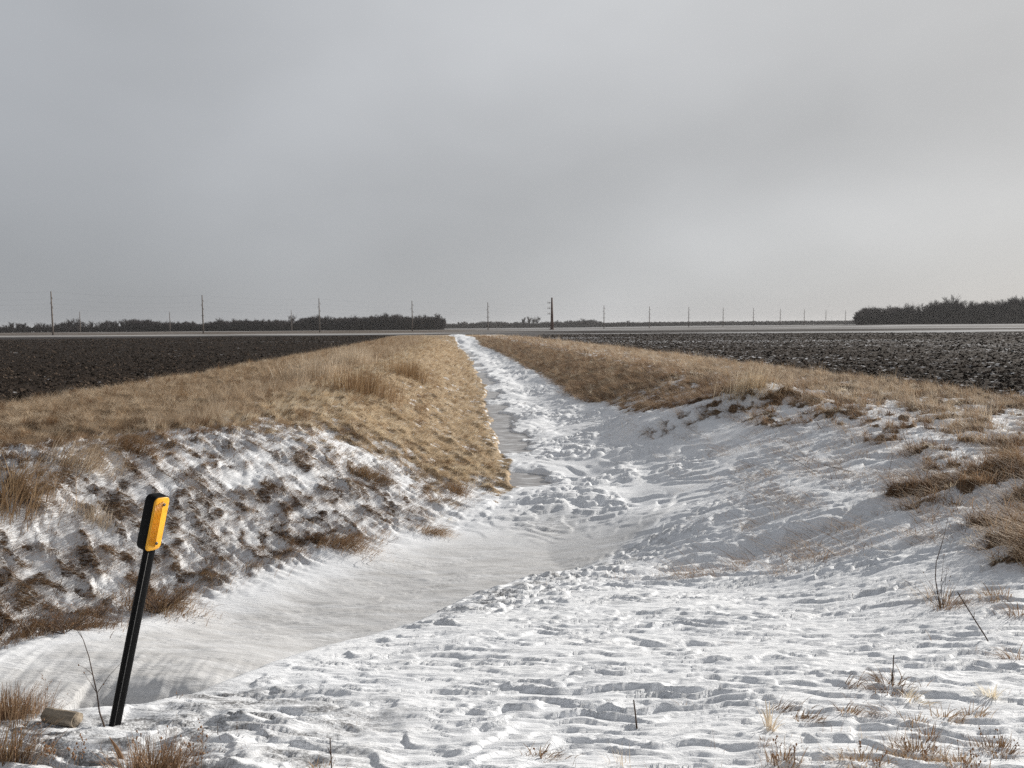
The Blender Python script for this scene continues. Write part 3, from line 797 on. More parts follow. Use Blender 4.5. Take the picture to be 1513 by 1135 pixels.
# ------------------------------------------------------------------ wooden stub
m, t, b = new_mat('weathered_wood')
co_ = t.n('ShaderNodeTexCoord').outputs['Object']
wn = t.noise(t.mapping(co_, (0, 0, 0), (0, 0, 0), (6, 60, 60)), 1.0, 5, .65)
t.link(t.ramp(wn, [(.3, (.10, .080, .060)), (.5, (.26, .215, .165)), (.72, (.40, .34, .27))]), b.inputs['Base Color']); b.inputs['Roughness'].default_value = .9
bn = t.n('ShaderNodeBump', ins={'Strength': 1.0, 'Distance': .006, 'Height': wn}); t.link(bn.outputs[0], b.inputs['Normal']); M['wood'] = m
lb = on_ground(92, 1070)
log = empty('wooden_stub', lb + Vector((0, 0, .01)), R(-16)); props(log, 'short weathered grey wooden stub lying half sunk in snow left of the marker post', 'log')
mb = MB(); rn = random.Random(5); rings = []
for i in range(9):
    x_ = -.105 + .21 * i / 8
    rings.append([Vector((x_, math.cos(R(24 * k)) * .040 * (1 + .05 * math.sin(k * 2.1)) * rn.uniform(.98, 1.02), .026 + math.sin(R(24 * k)) * .040 * (1 + .05 * math.sin(k * 2.1)) * rn.uniform(.98, 1.02) + .001 * math.sin(i * 1.3))) for k in range(15)])
mb.loft(rings); mb.build('bark_side', M['wood'], log, False)
mb = MB(); mb.loft([[Vector((x_, math.cos(R(24 * k)) * .0325, .026 + math.sin(R(24 * k)) * .0325)) for k in range(15)] for x_ in (.1045, .1085)]); mb.build('cut_end', M['wood'], log)

# ------------------------------------------------------------------ weeds, sticks and tufts that can be told apart
def branchy(mb, sb, p, d, L, r, lev, rn, buds=.6, up_=.35, n=6, side=2):
    """a stem with side twigs, thinning upwards; sb collects dry seed heads"""
    pts = [Vector(p)]; rad = [r]; d = Vector(d).normalized()
    for i in range(n):
        d = (d + Vector((rn.gauss(0, .10), rn.gauss(0, .10), rn.gauss(0, .05) + .03 * up_))).normalized()
        pts.append(pts[-1] + d * L / n); rad.append(r * (1 - .75 * (i + 1) / n))
        if lev > 0 and i >= 1:
            for q_ in range(side if rn.random() < .7 else 1):
                if rn.random() < .75:
                    a = rn.uniform(0, 6.28); dd = (d + Vector((math.cos(a), math.sin(a), .25)) * rn.uniform(.5, 1.1)).normalized()
                    branchy(mb, sb, pts[-1], dd, L * rn.uniform(.22, .5) * (1 - .4 * i / n), rad[-1] * .6, lev - 1, rn, buds, up_, 4, side)
        elif lev == 0 and rn.random() < buds * .6:
            sb.blob(pts[-1] + Vector((rn.gauss(0, .003), rn.gauss(0, .003), 0)), rn.uniform(.002, .0040), rn.randrange(9999), (1, 1, 1.5), 5, 4)
    mb.tube(pts, rad, 5)
    if rn.random() < buds: sb.blob(pts[-1], rn.uniform(.0025, .005), rn.randrange(9999), (1, 1, 1.7), 5, 4)

def weed(name, px, py, stems, label, seed, mat='weed', group=None, cat='weed', buds=.6, dz=-.02):
    """stems: list of (direction, length, radius, levels)"""
    o_ = on_ground(px, py, dz); rn = random.Random(seed)
    root = empty(name, o_); props(root, label, cat, group)
    sb = MB()
    for dv, L, r, lev in stems:
        mb = MB(); branchy(mb, sb, (rn.gauss(0, .008), rn.gauss(0, .008), 0), dv, L, r, lev, rn, buds)
        mb.build('stem', M[mat], root)
    if sb.v: props(sb.build('seed_heads', M['seed'], root), kind='stuff')
    return root

def tuft(name, px, py, n, L, lean, label, seed, mat='brown', rad=.05, ax=(0, 0), group=None, cat='grass tuft', width=.005, stalks=0, sL=.2):
    """a clump of bent dry blades; ax gives the way the wind has laid it"""
    o_ = on_ground(px, py, -.01); rn = random.Random(seed); root = empty(name, o_); props(root, label, cat, group)
    V = []; F = []; tn = []
    roots = []
    for i in range(n):
        g1, g2 = rn.gauss(0, .55), rn.gauss(0, .55); am = math.hypot(*ax)
        if am > .5: gx, gy = g1 * (1.3 * ax[0]) / am - g2 * .55 * ax[1] / am, g1 * (1.3 * ax[1]) / am + g2 * .55 * ax[0] / am
        else: gx, gy = g1, g2
        roots.append((math.atan2(gy, gx), rad * math.hypot(gx, gy)))
    zr = height(np.array([o_.x + q_ * math.cos(a) for a, q_ in roots]), np.array([o_.y + q_ * math.sin(a) for a, q_ in roots])) - o_.z - .015
    for i, (a, rr_) in enumerate(roots):
        bx, by, zc = rr_ * math.cos(a), rr_ * math.sin(a), float(zr[i])
        le = R(abs(rn.gauss(lean, 20))); dx, dy = math.cos(a) * .6 + 1.5 * ax[0] + rn.gauss(0, .3), math.sin(a) * .6 + 1.5 * ax[1] + rn.gauss(0, .3)
        q_ = math.hypot(dx, dy) + 1e-6; dx /= q_; dy /= q_; ln = L * rn.uniform(.45, 1.25); w = width * rn.uniform(.5, 1.2); tt = rn.random() * .6 + .2
        b0 = len(V); x_, y_, z_ = bx, by, zc; tw = rn.uniform(-.6, .6)
        for k in range(5):
            ww = w * .5 * (1 - .8 * (k / 4) ** 1.5); qx, qy = -dy, dx
            V += [(x_ - qx * ww, y_ - qy * ww, z_ - ww * tw), (x_ + qx * ww, y_ + qy * ww, z_ + ww * tw)]; tn += [tt, tt]
            l2 = le * (.45 + .75 * k / 4); x_ += dx * math.sin(l2) * ln / 4; y_ += dy * math.sin(l2) * ln / 4; z_ += math.cos(l2) * ln / 4
        for k in range(4): F.append((b0 + 2*k, b0 + 2*k + 1, b0 + 2*k + 3, b0 + 2*k + 2))
    me = mesh_from_np('blades', np.array(V), np.array(F), M[mat], True, {'tone': tn}); props(link('blades', me, root), kind='stuff')
    if stalks:
        sb = MB()
        for i in range(stalks):
            mb = MB(); a = rn.uniform(0, 6.28)
            branchy(mb, sb, (rad * .6 * math.cos(a), rad * .6 * math.sin(a), 0), (math.cos(a) * .3 + ax[0] * .3, math.sin(a) * .3, 1), sL * rn.uniform(.6, 1.2), .0022, 1 if i % 2 else 0, rn, .6, .3, 5, 1)
            mb.build('stalk', M['weed_pale'], root)
        if sb.v: props(sb.build('seed_heads', M['seed'], root), kind='stuff')
    return root

def stick(px, py, dv, L, r, label, seed, twigs=0, cat='stick', name='upright_stick'):
    o_ = on_ground(px, py, -.03); rn = random.Random(seed)
    root = empty(name, o_); props(root, label, cat)
    d = Vector(dv).normalized(); pts = [Vector((0, 0, 0))]; rad = [r]
    for i in range(6):
        pts.append(pts[-1] + (d + Vector((rn.gauss(0, .03), rn.gauss(0, .03), 0))).normalized() * L / 6); rad.append(r * (1 - .3 * (i + 1) / 6) * rn.uniform(.88, 1.1))
    MB().tube(pts, rad, 7).build('stalk', M['weed'], root)
    for k in range(twigs):
        p = pts[rn.randrange(2, 5)]; a = rn.uniform(0, 6.28)
        e = p + Vector((math.cos(a), math.sin(a), .8)).normalized() * L * rn.uniform(.12, .3)
        MB().tube([p, (p + e) / 2 + Vector((0, 0, .004)), e], [r * .5, r * .4, r * .2], 5).build('twig', M['weed'], root)
    return root

# bottom left corner
weed('bare_weed', 152, 1074, [((-.22, .10, 1), .60, .0048, 1)], 'tall bare weed stem curving up beside the marker post, with small dry buds', 21, 'weed', None, 'weed', .5)
weed('bare_weed', 66, 1052, [((-.28, .1, 1), .32, .0030, 2), ((.75, .1, .7), .24, .0028, 1), ((.15, 0, 1), .22, .0025, 1), ((-.1, .1, 1), .38, .0025, 1)], 'open branching weed behind the wooden stub', 22, 'weed_pale', None, 'weed', .45)
weed('bare_weed', 30, 1040, [((-.15, .1, 1), .24, .0018, 0), ((.2, 0, 1), .20, .0018, 0), ((-.5, .1, 1), .22, .0018, 0)], 'three thin pale stems rising from the brown tuft at the left edge', 23, 'weed_pale', None, 'weed', .2)
tuft('grass_tuft', 16, 1058, 700, .19, 34, 'dense brown bristly grass tuft at the left edge beside the wooden stub', 24, 'rust', .15, (.2, 0))
tuft('grass_tuft', 22, 1122, 240, .19, 40, 'dark spiky tuft of stiff stems in the bottom left corner', 25, 'brown', .08, (.5, .1), None, 'grass tuft', .005, 6, .16)
tuft('grass_tuft', 232, 1146, 640, .17, 38, 'shaggy orange-brown grass tuft at the bottom edge below the marker post', 26, 'rust', .12, (.15, .1), None, 'grass tuft', .004, 9, .2)
weed('seedling_weed', 76, 1128, [((-.1, 0, 1), .12, .0016, 1), ((.2, 0, 1), .10, .0014, 1)], 'small reddish seeded weed in the snow between the dark tuft and the pointed leaf', 27, 'weed_pale', None, 'weed', 1.0)
weed('seedling_weed', 112, 1134, [((.25, 0, 1), .14, .0016, 1), ((-.2, 0, 1), .09, .0014, 1)], 'low reddish seeded weed at the bottom edge left of the pointed leaf', 28, 'weed_pale', None, 'weed', 1.0)
weed('seedling_weed', 298, 1138, [((.15, 0, 1), .22, .0020, 1), ((-.3, 0, 1), .14, .0014, 1)], 'thin seeded weed just right of the shaggy orange-brown tuft', 29, 'weed_pale', None, 'weed', .9)
weed('twig_sprig', 263, 1032, [((-.2, 0, 1), .06, .0017, 1), ((.5, 0, .8), .06, .0017, 1), ((.1, 0, 1), .07, .0017, 0)], 'small forked twig sprig on the snow crest right of the marker post', 30, 'weed', None, 'twig', .1)
o_ = on_ground(174, 1120, -.01); root = empty('pointed_leaf', o_); props(root, 'single stiff pointed brown leaf standing in the snow below the marker post', 'leaf')
MB().loft([[Vector((x_, -.002, z_)), Vector((x_ + w_, -.001, z_ - .004)), Vector((x_ + w_, .001, z_ - .004)), Vector((x_, .004, z_))] for x_, w_, z_ in ((.012, .024, -.01), (-.004, .027, .03), (-.018, .020, .07), (-.030, .008, .100), (-.034, .001, .112))]).build('leaf_blade', M['seed'], root)
stick(490, 1136, (-.02, 0, 1), .17, .0035, 'short dark upright stick at the bottom edge, right of the shaggy tuft', 31, 3)
tuft('grass_tuft', 470, 1142, 60, .06, 50, 'sparse dark wisps around the foot of the short stick at the bottom edge', 32, 'brown', .10)
stick(942, 1075, (-.10, .0, 1), .185, .0052, 'bare stick leaning left in the open snow at the bottom centre', 33)
tuft('grass_debris', 805, 1116, 70, .08, 68, 'flat dark scrap of grass with a stub in the snow left of the leaning stick', 34, 'brown', .07, (.6, -.1), None, 'grass debris', .006, 2, .05)
tuft('grass_wisp', 918, 1128, 22, .10, 40, 'few pale curved blades on a snow mound at the bottom edge below the leaning stick', 35, 'tan', .05, (-.3, 0), None, 'grass tuft', .004)
# right foreground
stick(1318, 1012, (.02, 0, 1), .215, .0045, 'upright dark stick standing in a scrap of flattened grass at the lower right', 36, 1)
tuft('grass_debris', 1312, 1016, 130, .13, 78, 'flattened dark grass around the foot of the upright stick at the lower right', 37, 'brown', .13, (-.3, -.1), None, 'grass debris', .006)
tuft('grass_debris', 1256, 1016, 26, .13, 66, 'bent dark wisp arching out of the snow left of the upright stick', 38, 'brown', .05, (1.2, 0), None, 'grass debris', .006)
tuft('grass_debris', 1348, 1034, 40, .11, 74, 'small tan scrap of grass just below the upright stick', 39, 'gold', .06, (.3, -.2), None, 'grass debris', .008)
weed('twig_bush', 1393, 898, [((-.32, .0, 1), .95, .0062, 0), ((-.20, .05, 1), .55, .0035, 1), ((.05, 0, 1), .40, .0030, 1), ((-.45, .1, 1), .42, .0028, 1), ((.28, .05, 1), .40, .0026, 0), ((-.9, .1, .55), .50, .0030, 1), ((-.1, .05, 1), .45, .0030, 0), ((-.55, 0, 1), .38, .0028, 0), ((.12, .05, 1), .30, .0028, 0)],
     'bare twiggy plant with one long leaning stem on the right side of the snow slope', 40, 'weed', None, 'weed', .12)
tuft('grass_tuft', 1402, 896, 170, .17, 52, 'low russet tuft around the foot of the twiggy plant', 41, 'rust', .14, (.3, 0))
tuft('grass_tuft', 1372, 880, 36, .24, 66, 'thin pale blades trailing left of the twiggy plant', 42, 'tan', .16, (-1.0, 0), None, 'grass tuft', .006)
stick(1463, 949, (-.52, .25, 1.0), .46, .0058, 'long dark stick leaning left over the snow right of the twiggy plant', 43, 1)
for args in ((1138, 1078, 20, .12, 36, 'tan', 'folded tan leaf blades standing in the snow at the lower right', .03, (.1, 0), .012),
             (1192, 1066, 60, .08, 72, 'brown', 'dark curled grass scrap lying right of the folded tan blades', .06, (.4, 0), .006),
             (1160, 1048, 34, .11, 74, 'brown', 'long dark wisp pressed into the snow above the folded tan blades', .07, (1.1, 0), .006),
             (1252, 1052, 60, .08, 62, 'rust', 'russet grass scrap left of centre below the upright stick', .05, (.2, 0), .007),
             (1305, 1058, 30, .13, 74, 'brown', 'thin arching wisp directly below the tan scrap of grass', .06, (-1, 0), .005),
             (1352, 1066, 50, .07, 50, 'brown', 'spiky dark wisp under the upright stick, nearer the camera', .06, (0, 0), .005),
             (1398, 1060, 55, .09, 66, 'rust', 'russet grass scrap right of the spiky dark wisp', .06, (.3, .1), .006),
             (1440, 1058, 55, .09, 64, 'rust', 'russet wisp second from the right edge in the row below the upright stick', .06, (.3, 0), .006),
             (1464, 1028, 42, .10, 62, 'gold', 'golden folded blades on clean snow near the right edge', .05, (-.3, -.1), .010),
             (1492, 972, 55, .13, 76, 'rust', 'flat russet scrap on clean snow at the right edge below the long leaning stick', .08, (-.6, 0), .007),
             (1470, 884, 120, .16, 70, 'brown', 'round dark brown tuft below the big russet mass at the right edge', .14, (-.3, 0), .007),
             (1504, 905, 90, .16, 72, 'brown', 'dark brown tuft cut by the right edge, below the round dark tuft', .14, (-.3, 0), .007),
             (1128, 1100, 22, .06, 40, 'rust', 'tiny reddish wisp below the folded tan blades', .03, (0, 0), .005),
             (1372, 1088, 40, .08, 40, 'rust', 'small reddish upright wisp above the bottom right clumps', .04, (0, 0), .005)):
    px, py, n, L, lean, mt, lab, rd, axx, w = args
    tuft('grass_wisp', px, py, n, L, lean, lab, 500 + px, mt, rd, axx, None, 'grass tuft', w)
for px, py, n, L, lean, mt, lab, rd in ((1272, 1128, 300, .060, 70, 'rust', 'wide low russet clump at the bottom edge, leftmost of the bottom right clumps', .12),
             (1352, 1120, 340, .075, 62, 'brown', 'thick brown spiky clump at the bottom edge, second of the bottom right clumps', .11),
             (1472, 1112, 170, .075, 52, 'brown', 'dark upright clump at the bottom edge near the right corner', .09),
             (1420, 1134, 190, .065, 50, 'rust', 'russet clump at the bottom edge between the spiky clump and the right corner', .09),
             (1158, 1128, 110, .085, 40, 'rust', 'wispy reddish clump at the bottom edge left of the wide russet clump', .07)):
    tuft('grass_clump', px, py, n, L, lean, lab, 600 + px, mt, rd, (0, 0), None, 'grass tuft', .0045, 8, .08)

# right bank, further off
tuft('tall_grass_clump', 1108, 580, 420, .95, 34, 'tall leaning golden grass clump on the crest of the right bank', 71, 'gold', .75, (.8, .1), None, 'grass tuft', .020)
weed('bare_weed', 1345, 677, [((-.30, 0, 1), .80, .006, 1)], 'thin leaning weed stem on the grassy right bank', 72, 'weed', None, 'weed', .2)
weed('bare_weed', 1264, 698, [((-1.2, -.1, .42), 1.25, .008, 2)], 'dark branched weed lying over the snow toward the left on the right bank', 73, 'weed', None, 'weed', .3)
weed('bare_weed', 1213, 700, [((-1.0, .2, .45), 1.05, .006, 1)], 'long bare weed leaning far left over the snow of the right bank', 74, 'weed', None, 'weed', .1)
weed('bare_weed', 1314, 702, [((0, 0, 1), .45, .005, 1)], 'small upright weed in front of the grass on the right bank', 75, 'weed_pale', None, 'weed', .4)

# left bank: shrubs, tussocks
weed('brush_heap', 236, 905, [((random.Random(i).uniform(-1, 1), random.Random(i + 50).uniform(-.7, .5), random.Random(i + 90).uniform(.25, .9)), .58, .0065, 2) for i in range(20)],
     'tangled dark brush heap at the foot of the left bank behind the marker post', 81, 'weed', None, 'brush', .35)
tuft('grass_tuft', 236, 898, 900, .34, 72, 'dark brown grass matted under the tangled brush heap', 82, 'brown', .55, (.5, -.2), None, 'grass tuft', .011)
weed('brush_heap', 95, 935, [((random.Random(i).uniform(-1, 1), random.Random(i + 50).uniform(-.7, .5), random.Random(i + 90).uniform(.2, .8)), .52, .0060, 2) for i in range(14)],
     'low dark brush on the left bank left of the marker post', 83, 'weed', None, 'brush', .35)
tuft('grass_tuft', 95, 930, 800, .34, 72, 'dark grass matted under the low brush left of the marker post', 84, 'brown', .60, (.8, -.2), None, 'grass tuft', .011)
weed('bare_weed', 82, 880, [((.12, 0, 1), .75, .006, 2), ((.5, .1, .7), .5, .004, 1), ((-.3, .1, 1), .4, .004, 1)], 'forked dark weed standing in the middle of the snowy left bank', 85, 'weed', None, 'weed', .5)
tuft('tall_grass_clump', 22, 745, 620, .80, 55, 'tall bent brown grass clump at the left edge of the snowy bank', 86, 'brown', .60, (.35, 0), None, 'grass tuft', .012)
tuft('grass_tuft', 118, 690, 520, .75, 76, 'long brown grass swept over to the right near the top of the left bank', 87, 'tan', .50, (1.2, -.1), None, 'grass tuft', .012)
tuft('grass_tuft', 200, 668, 420, .50, 78, 'dark swept tussock at the top of the left bank under the snow lip', 88, 'brown', .42, (1.0, -.2), None, 'grass tuft', .012)
tuft('grass_tuft', 508, 806, 760, .40, 84, 'orange-brown tussock combed downhill above the foot of the left bank', 89, 'rust', .50, (1.0, -.6), None, 'grass tuft', .012)
tuft('grass_tuft', 676, 725, 320, .34, 58, 'dark round tussock on the boundary of the golden grass', 90, 'brown', .28, (.2, -.1), None, 'grass tuft', .014)
tuft('grass_tuft', 545, 705, 380, .42, 76, 'black-brown ragged tussock below the golden grass', 91, 'brown', .42, (.8, -.3), None, 'grass tuft', .013)
tuft('grass_tuft', 640, 788, 380, .34, 84, 'small orange tussock low on the bank near the frozen bed', 92, 'rust', .32, (1.0, -.6), None, 'grass tuft', .012)
tuft('grass_tuft', 140, 770, 220, .38, 56, 'tan tussock in mid slope above the forked weed', 93, 'tan', .28, (.6, -.2), None, 'grass tuft', .010)
for k, (px, py, L, lab) in enumerate(((545, 585, .9, 'pale tall grass clump on the crest, nearest of the tall clumps on the left berm'), (470, 560, .9, 'wispy tall grass clump left of the nearest tall clump on the left berm'),
                             (610, 560, .9, 'brownish tall grass clump on the crest nearest the golden slope'), (520, 538, 1.0, 'farther tall grass clump beyond the others on the left berm'))):
    tuft('tall_grass_clump', px, py, 700, L * 1.25, 30, lab, 940 + k, 'tan' if k % 2 else 'brown', 1.3, (.3, 0), None, 'grass tuft', .028)

# stubble and straws nobody could count, poking out of the roadside snow
def bits_mesh(i):
    return blades_mesh('stubble', M[('brown', 'rust', 'tan', 'brown')[i % 4]], 3 + i, (20, 70, 45, 82)[i % 4], 18, (.05, .07, .06, .09)[i % 4], .02, .004, .02, .6, 2, 700 + i, 1.4)
bits = [bits_mesh(i) for i in range(6)]
X, Y = candidates(5200, 3.2, 16, -44, 46)
dens = fbm(X / .9, Y / .6, 2, 710)
w_ = .02 + .75 * ss(5.2, 3.6, Y) * ss(.3, 1.6, X) + .5 * ss(4.8, 3.7, Y) * ss(-.9, -1.6, X) + .35 * ss(2.6, 4.4, X) * ss(13, 6, Y)
m_ = (rng.random(len(X)) < w_ * ss(-.1, .4, dens)) & (crest_q(X, Y) > 0)
X, Y = X[m_], Y[m_]
rot = np.zeros((len(X), 3)); rot[:, 2] = rng.uniform(0, 6.28, len(X))
instancer('grass_stubble', np.stack([X, Y, height(X, Y)], 1), rot, rng.uniform(.6, 1.4, len(X)), rng.integers(0, 6, len(X)), bits, 'short grass stubble poking through the roadside snow', rng.uniform(0, .3, len(X)))

# ------------------------------------------------------------------ power line
M['pole'] = simple_mat('weathered_pole', (.17, .145, .13), .8, .2, 2.0)
M['rusted'] = simple_mat('rusted_steel_pole', (.085, .042, .030), .7, .35, 1.2)
M['insul'] = simple_mat('dark_insulator', (.07, .06, .06), .4, .2, 5)
M['wire'] = simple_mat('dull_wire', (.05, .05, .052), .6, .2, 5)
M['concrete'] = simple_mat('pale_concrete', (.36, .34, .31), .9, .2, 3)
LDX, LDY = 54.2, 58.0
LDV = Vector((LDX, LDY, 0)).normalized(); LPV = Vector((LDV.y, -LDV.x, 0))      # along the line, across it to the right
def pole_meshes(H, r0, r1):
    sh = MB().tube([(0, 0, -.5), (0, 0, H * .5), (0, 0, H)], [r0, (r0 + r1) / 2, r1], 8).mesh('shaft', M['pole'])
    def arm(side_, L, z_):
        a = LPV * side_
        return MB().tube([a * .05 + Vector((0, 0, z_ - .25)), a * L * .5 + Vector((0, 0, z_ - .05)), a * L + Vector((0, 0, z_))], [.15, .12, .09], 5).mesh('crossarm', M['pole'])
    def ins(side_, L, z_):
        p = LPV * side_ * L + Vector((0, 0, z_))
        return MB().tube([p + Vector((0, 0, d_)) for d_ in (0, -.3, -.35, -.7, -.75, -1.1)], [.05, .05, .14, .06, .14, .06], 6).mesh('insulator', M['insul'])
    lv = [(1, 1.5, H * .865), (-1, 1.5, H * .76), (1, 1.5, H * .655)]
    low = MB().tube([LPV * -1.9 + Vector((0, 0, H * .465)), LPV * 1.9 + Vector((0, 0, H * .465))], [.12, .12], 5).mesh('crossarm', M['pole'])
    return sh, [(arm(*l), ins(*l)) for l in lv], low
PH_, = (22.5,)
psh, parms, plow = pole_meshes(PH_, .46, .26)
def utility_pole(x, y, label, group=None, s=1.0, tint=None):
    g = float(far_level(np.array([x]), np.array([y]))[0])
    r_ = empty('utility_pole', (x, y, g)); r_.scale = (s, s, s); props(r_, label, 'utility pole', group)
    link('shaft', psh, r_)
    for a_, i_ in parms:
        ar = link('crossarm', a_, r_); link('insulator', i_, ar)
    link('crossarm', plow, r_)
    return r_
plabels = ['tallest-looking pole of the line, alone at the left above the plain ploughed field', 'second pole of the line from the left, right of the low thin background pole',
           'third pole of the line from the left, in front of the dark wood', 'fourth pole of the line, before the right end of the dark left wood',
           'fifth pole of the line, standing just right of where the ditch vanishes', None,
           'first pole right of the thick rust-brown pole', 'second pole right of the thick rust-brown pole', 'third pole right of the thick rust-brown pole',
           'fourth pole right of the thick rust-brown pole', 'fifth pole right of the thick rust-brown pole', 'sixth pole right of the thick rust-brown pole',
           'seventh pole right of the thick rust-brown pole', 'last but one pole before the big right-hand wood', 'last pole before the edge of the big right-hand wood']
PXY = []
for k in range(15):
    x, y = -236 + LDX * k, 397 + LDY * k
    PXY.append((x, y))
    if k != 5: utility_pole(x, y, plabels[k], 'poles of the power line crossing the fields')
# the thick corner pole stands a little nearer, base on a concrete foot
cp = (31.5, 601)
r_ = empty('corner_pole', (cp[0], cp[1], 0)); props(r_, 'thick rust-brown steel pole with three brackets, right of the ditch end', 'utility pole')
MB().tube([(0, 0, .6), (0, 0, 12), (0, 0, 25)], [1.25, .95, .6], 12).build('shaft', M['rusted'], r_)
MB().tube([(0, 0, -.6), (0, 0, .9), (0, 0, .95)], [1.9, 1.9, 1.5], 12).build('footing', M['rusted'], r_)
for zc in (21.0, 16.8, 12.5):
    ar = MB().tube([(-.5, 0, zc), (-3.4, 0, zc + .1)], [.16, .12], 6).build('crossarm', M['rusted'], r_)
    for dx in (-1.8, -3.1):
        MB().tube([(dx, 0, zc + d_) for d_ in (-1.0, -.6, -.5, 0, .5, .6, 1.5)], [.10, .10, .2, .1, .2, .1, .1], 6).build('insulator', M['insul'], ar)
# thin poles of the line behind
for x_, y_, s_, lab in ((-447, 800, .95, 'low thin background pole left of the second tall pole, beside the lone crowns'), (-354, 800, .93, 'thin background pole in front of the left wood, close left of the second tall pole'),
                    (-228, 800, .95, 'thin background pole beside the forked crown, close left of the third tall pole'), (-17, 850, .45, 'stubby small pole close right of the fifth tall pole')):
    utility_pole(x_, y_, lab, 'thin poles of the line behind', s_)
for side_, L, zf, lab in ((0, 0, .995, 'topmost wire of the power line'), (1, 1.5, .83, 'second wire of the power line, right side below the top'), (-1, 1.5, .72, 'wire on the left arms of the power line'), (1, 1.5, .615, 'lowest single wire on the right arms of the power line')):
    mb = MB(); pts = []
    PP = [(-236 - LDX, 397 - LDY)] + PXY + [(-236 + LDX * 15, 397 + LDY * 15)]
    for a, b in zip(PP[:-1], PP[1:]):
        for j in range(8):
            f_ = j / 8; x, y = a[0] + (b[0] - a[0]) * f_, a[1] + (b[1] - a[1]) * f_
            g = float(far_level(np.array([x]), np.array([y]))[0])
            pts.append(Vector((x, y, g + PH_ * zf - 1.6 * 4 * f_ * (1 - f_))) + LPV * side_ * L)
    mb.tube(pts, .011, 4); o = mb.build('overhead_wire', M['wire']); props(o, lab, 'wire')

# ------------------------------------------------------------------ bare woods on the horizon
M['bark'] = simple_mat('grey_brown_bark', (.055, .043, .040), .9, .3, .8)
M['twigs'] = simple_mat('dark_bare_twigs', (.028, .022, .026), .9, .3, .5)
def tree_meshes(seed, H=19.0, wide=1.0, dense=1.0, low=.25):
    rn = random.Random(seed); tr = MB(); V = []; F = []
    def twig(a, b, w):
        d = (b - a); s_ = Vector((-d.z, 0, d.x)); s_ = s_.normalized() if s_.length > .01 else Vector((1, 0, 0))
        q_ = d.cross(s_).normalized(); k0 = len(V)
        for p, ww in ((a, w), (b, w * .4)):
            V.extend([p + s_ * ww, p - s_ * ww * .5 + q_ * ww * .8, p - s_ * ww * .5 - q_ * ww * .8])
        for k in range(3): F.append((k0 + k, k0 + (k + 1) % 3, k0 + 3 + (k + 1) % 3, k0 + 3 + k))
    def grow(p, d, L, r, lev):
        n = 3; pts = [p]
        for i in range(n):
            d = (d + Vector((rn.gauss(0, .16), rn.gauss(0, .16), .10))).normalized(); pts.append(pts[-1] + d * L / n)
        if lev >= 3: tr.tube(pts, [r * (1 - .18 * i) for i in range(n + 1)], 5, False)
        else:
            for a, b in zip(pts[:-1], pts[1:]): twig(a, b, r)
        if lev == 0: return
        for i in range(1, n + 1):
            for k in range(2):
                if rn.random() > .80 * dense: continue
                a = rn.uniform(0, 6.28); sp = rn.uniform(.45, .95) * wide
                dd = (d + Vector((math.cos(a) * sp, math.sin(a) * sp, rn.uniform(-.1, .3)))).normalized()
                grow(pts[i], dd, L * rn.uniform(.50, .72), max(r * .58, .05), lev - 1)
    trunk_top = Vector((rn.gauss(0, .3), 0, H * low))
    tr.tube([(0, 0, -.5), trunk_top * .5, trunk_top], [.42, .34, .28], 6, False)
    for k in range(4):
        a = rn.uniform(0, 6.28); sp = rn.uniform(.25, .6) * wide
        grow(trunk_top * rn.uniform(.8, 1), Vector((math.cos(a) * sp, math.sin(a) * sp, 1)).normalized(), H * rn.uniform(.22, .36), .20, 4 if k < 2 else 3)
    tm = tr.mesh('trunk', M['bark']); n = len(V)
    cm = mesh_from_np('crown', np.array([tuple(v) for v in V]), np.array(F), M['twigs'], False)
    zmax = max(v.z for v in V); sc = H / zmax
    for me_ in (tm, cm): me_.transform(Matrix.Scale(sc, 4))
    return tm, cm
kinds_t = [tree_meshes(1000 + i, 19, (1.0, 1.25, .85, 1.1, .7, 1.3)[i], 1.0, (.22, .18, .3, .25, .12, .34)[i]) for i in range(6)]
def tree(x, y, s, k, label, group=None):
    g = float(far_level(np.array([x]), np.array([y]))[0])
    t_ = link('bare_tree', kinds_t[k][0]); t_.location = (x, y, g); t_.scale = (s, s, s * random.uniform(.92, 1.1)); t_.rotation_euler = (0, 0, random.uniform(0, 6.28))
    props(t_, label, 'tree', group); link('crown', kinds_t[k][1], t_)
    return t_
def along(px, D): return (px - 756.5) / F_PX * D
def wood(px0, px1, D0, D1, prof, n_front, label, group, rows, step, seedx):
    """front trees one by one, the mass behind them as stuff"""
    rn = random.Random(seedx)
    for i in range(n_front):
        f_ = (i + rn.uniform(-.3, .3)) / n_front; px = px0 + (px1 - px0) * f_; D = D0 + (D1 - D0) * f_ + rn.uniform(-6, 6)
        tree(along(px, D), D, float(np.interp(px, prof[0], prof[1])) / 19.0 * rn.uniform(.66, 1.12) * (1 + .30 * float(perlin(np.array([px / 23.0]), np.array([.5]), 9)[0])), rn.randrange(6), label, group)
    P = []; S = []
    for r_ in range(1, rows + 1):
        px = px0
        while px < px1:
            px += step * rn.uniform(.5, 1.5); f_ = (px - px0) / (px1 - px0); D = (D0 + (D1 - D0) * f_) + r_ * 9 + rn.uniform(-4, 4)
            x = along(px, D); P.append((x, D, float(far_level(np.array([x]), np.array([D]))[0]))); S.append(float(np.interp(px, prof[0], prof[1])) / 19.0 * rn.uniform(.55, .98) * (1 + .30 * float(perlin(np.array([px / 23.0]), np.array([.5]), 9)[0])))
    rot = np.zeros((len(P), 3)); rot[:, 2] = [rn.uniform(0, 6.28) for _ in P]
    return P, rot, S
for me_pair in kinds_t: pass
whole = []
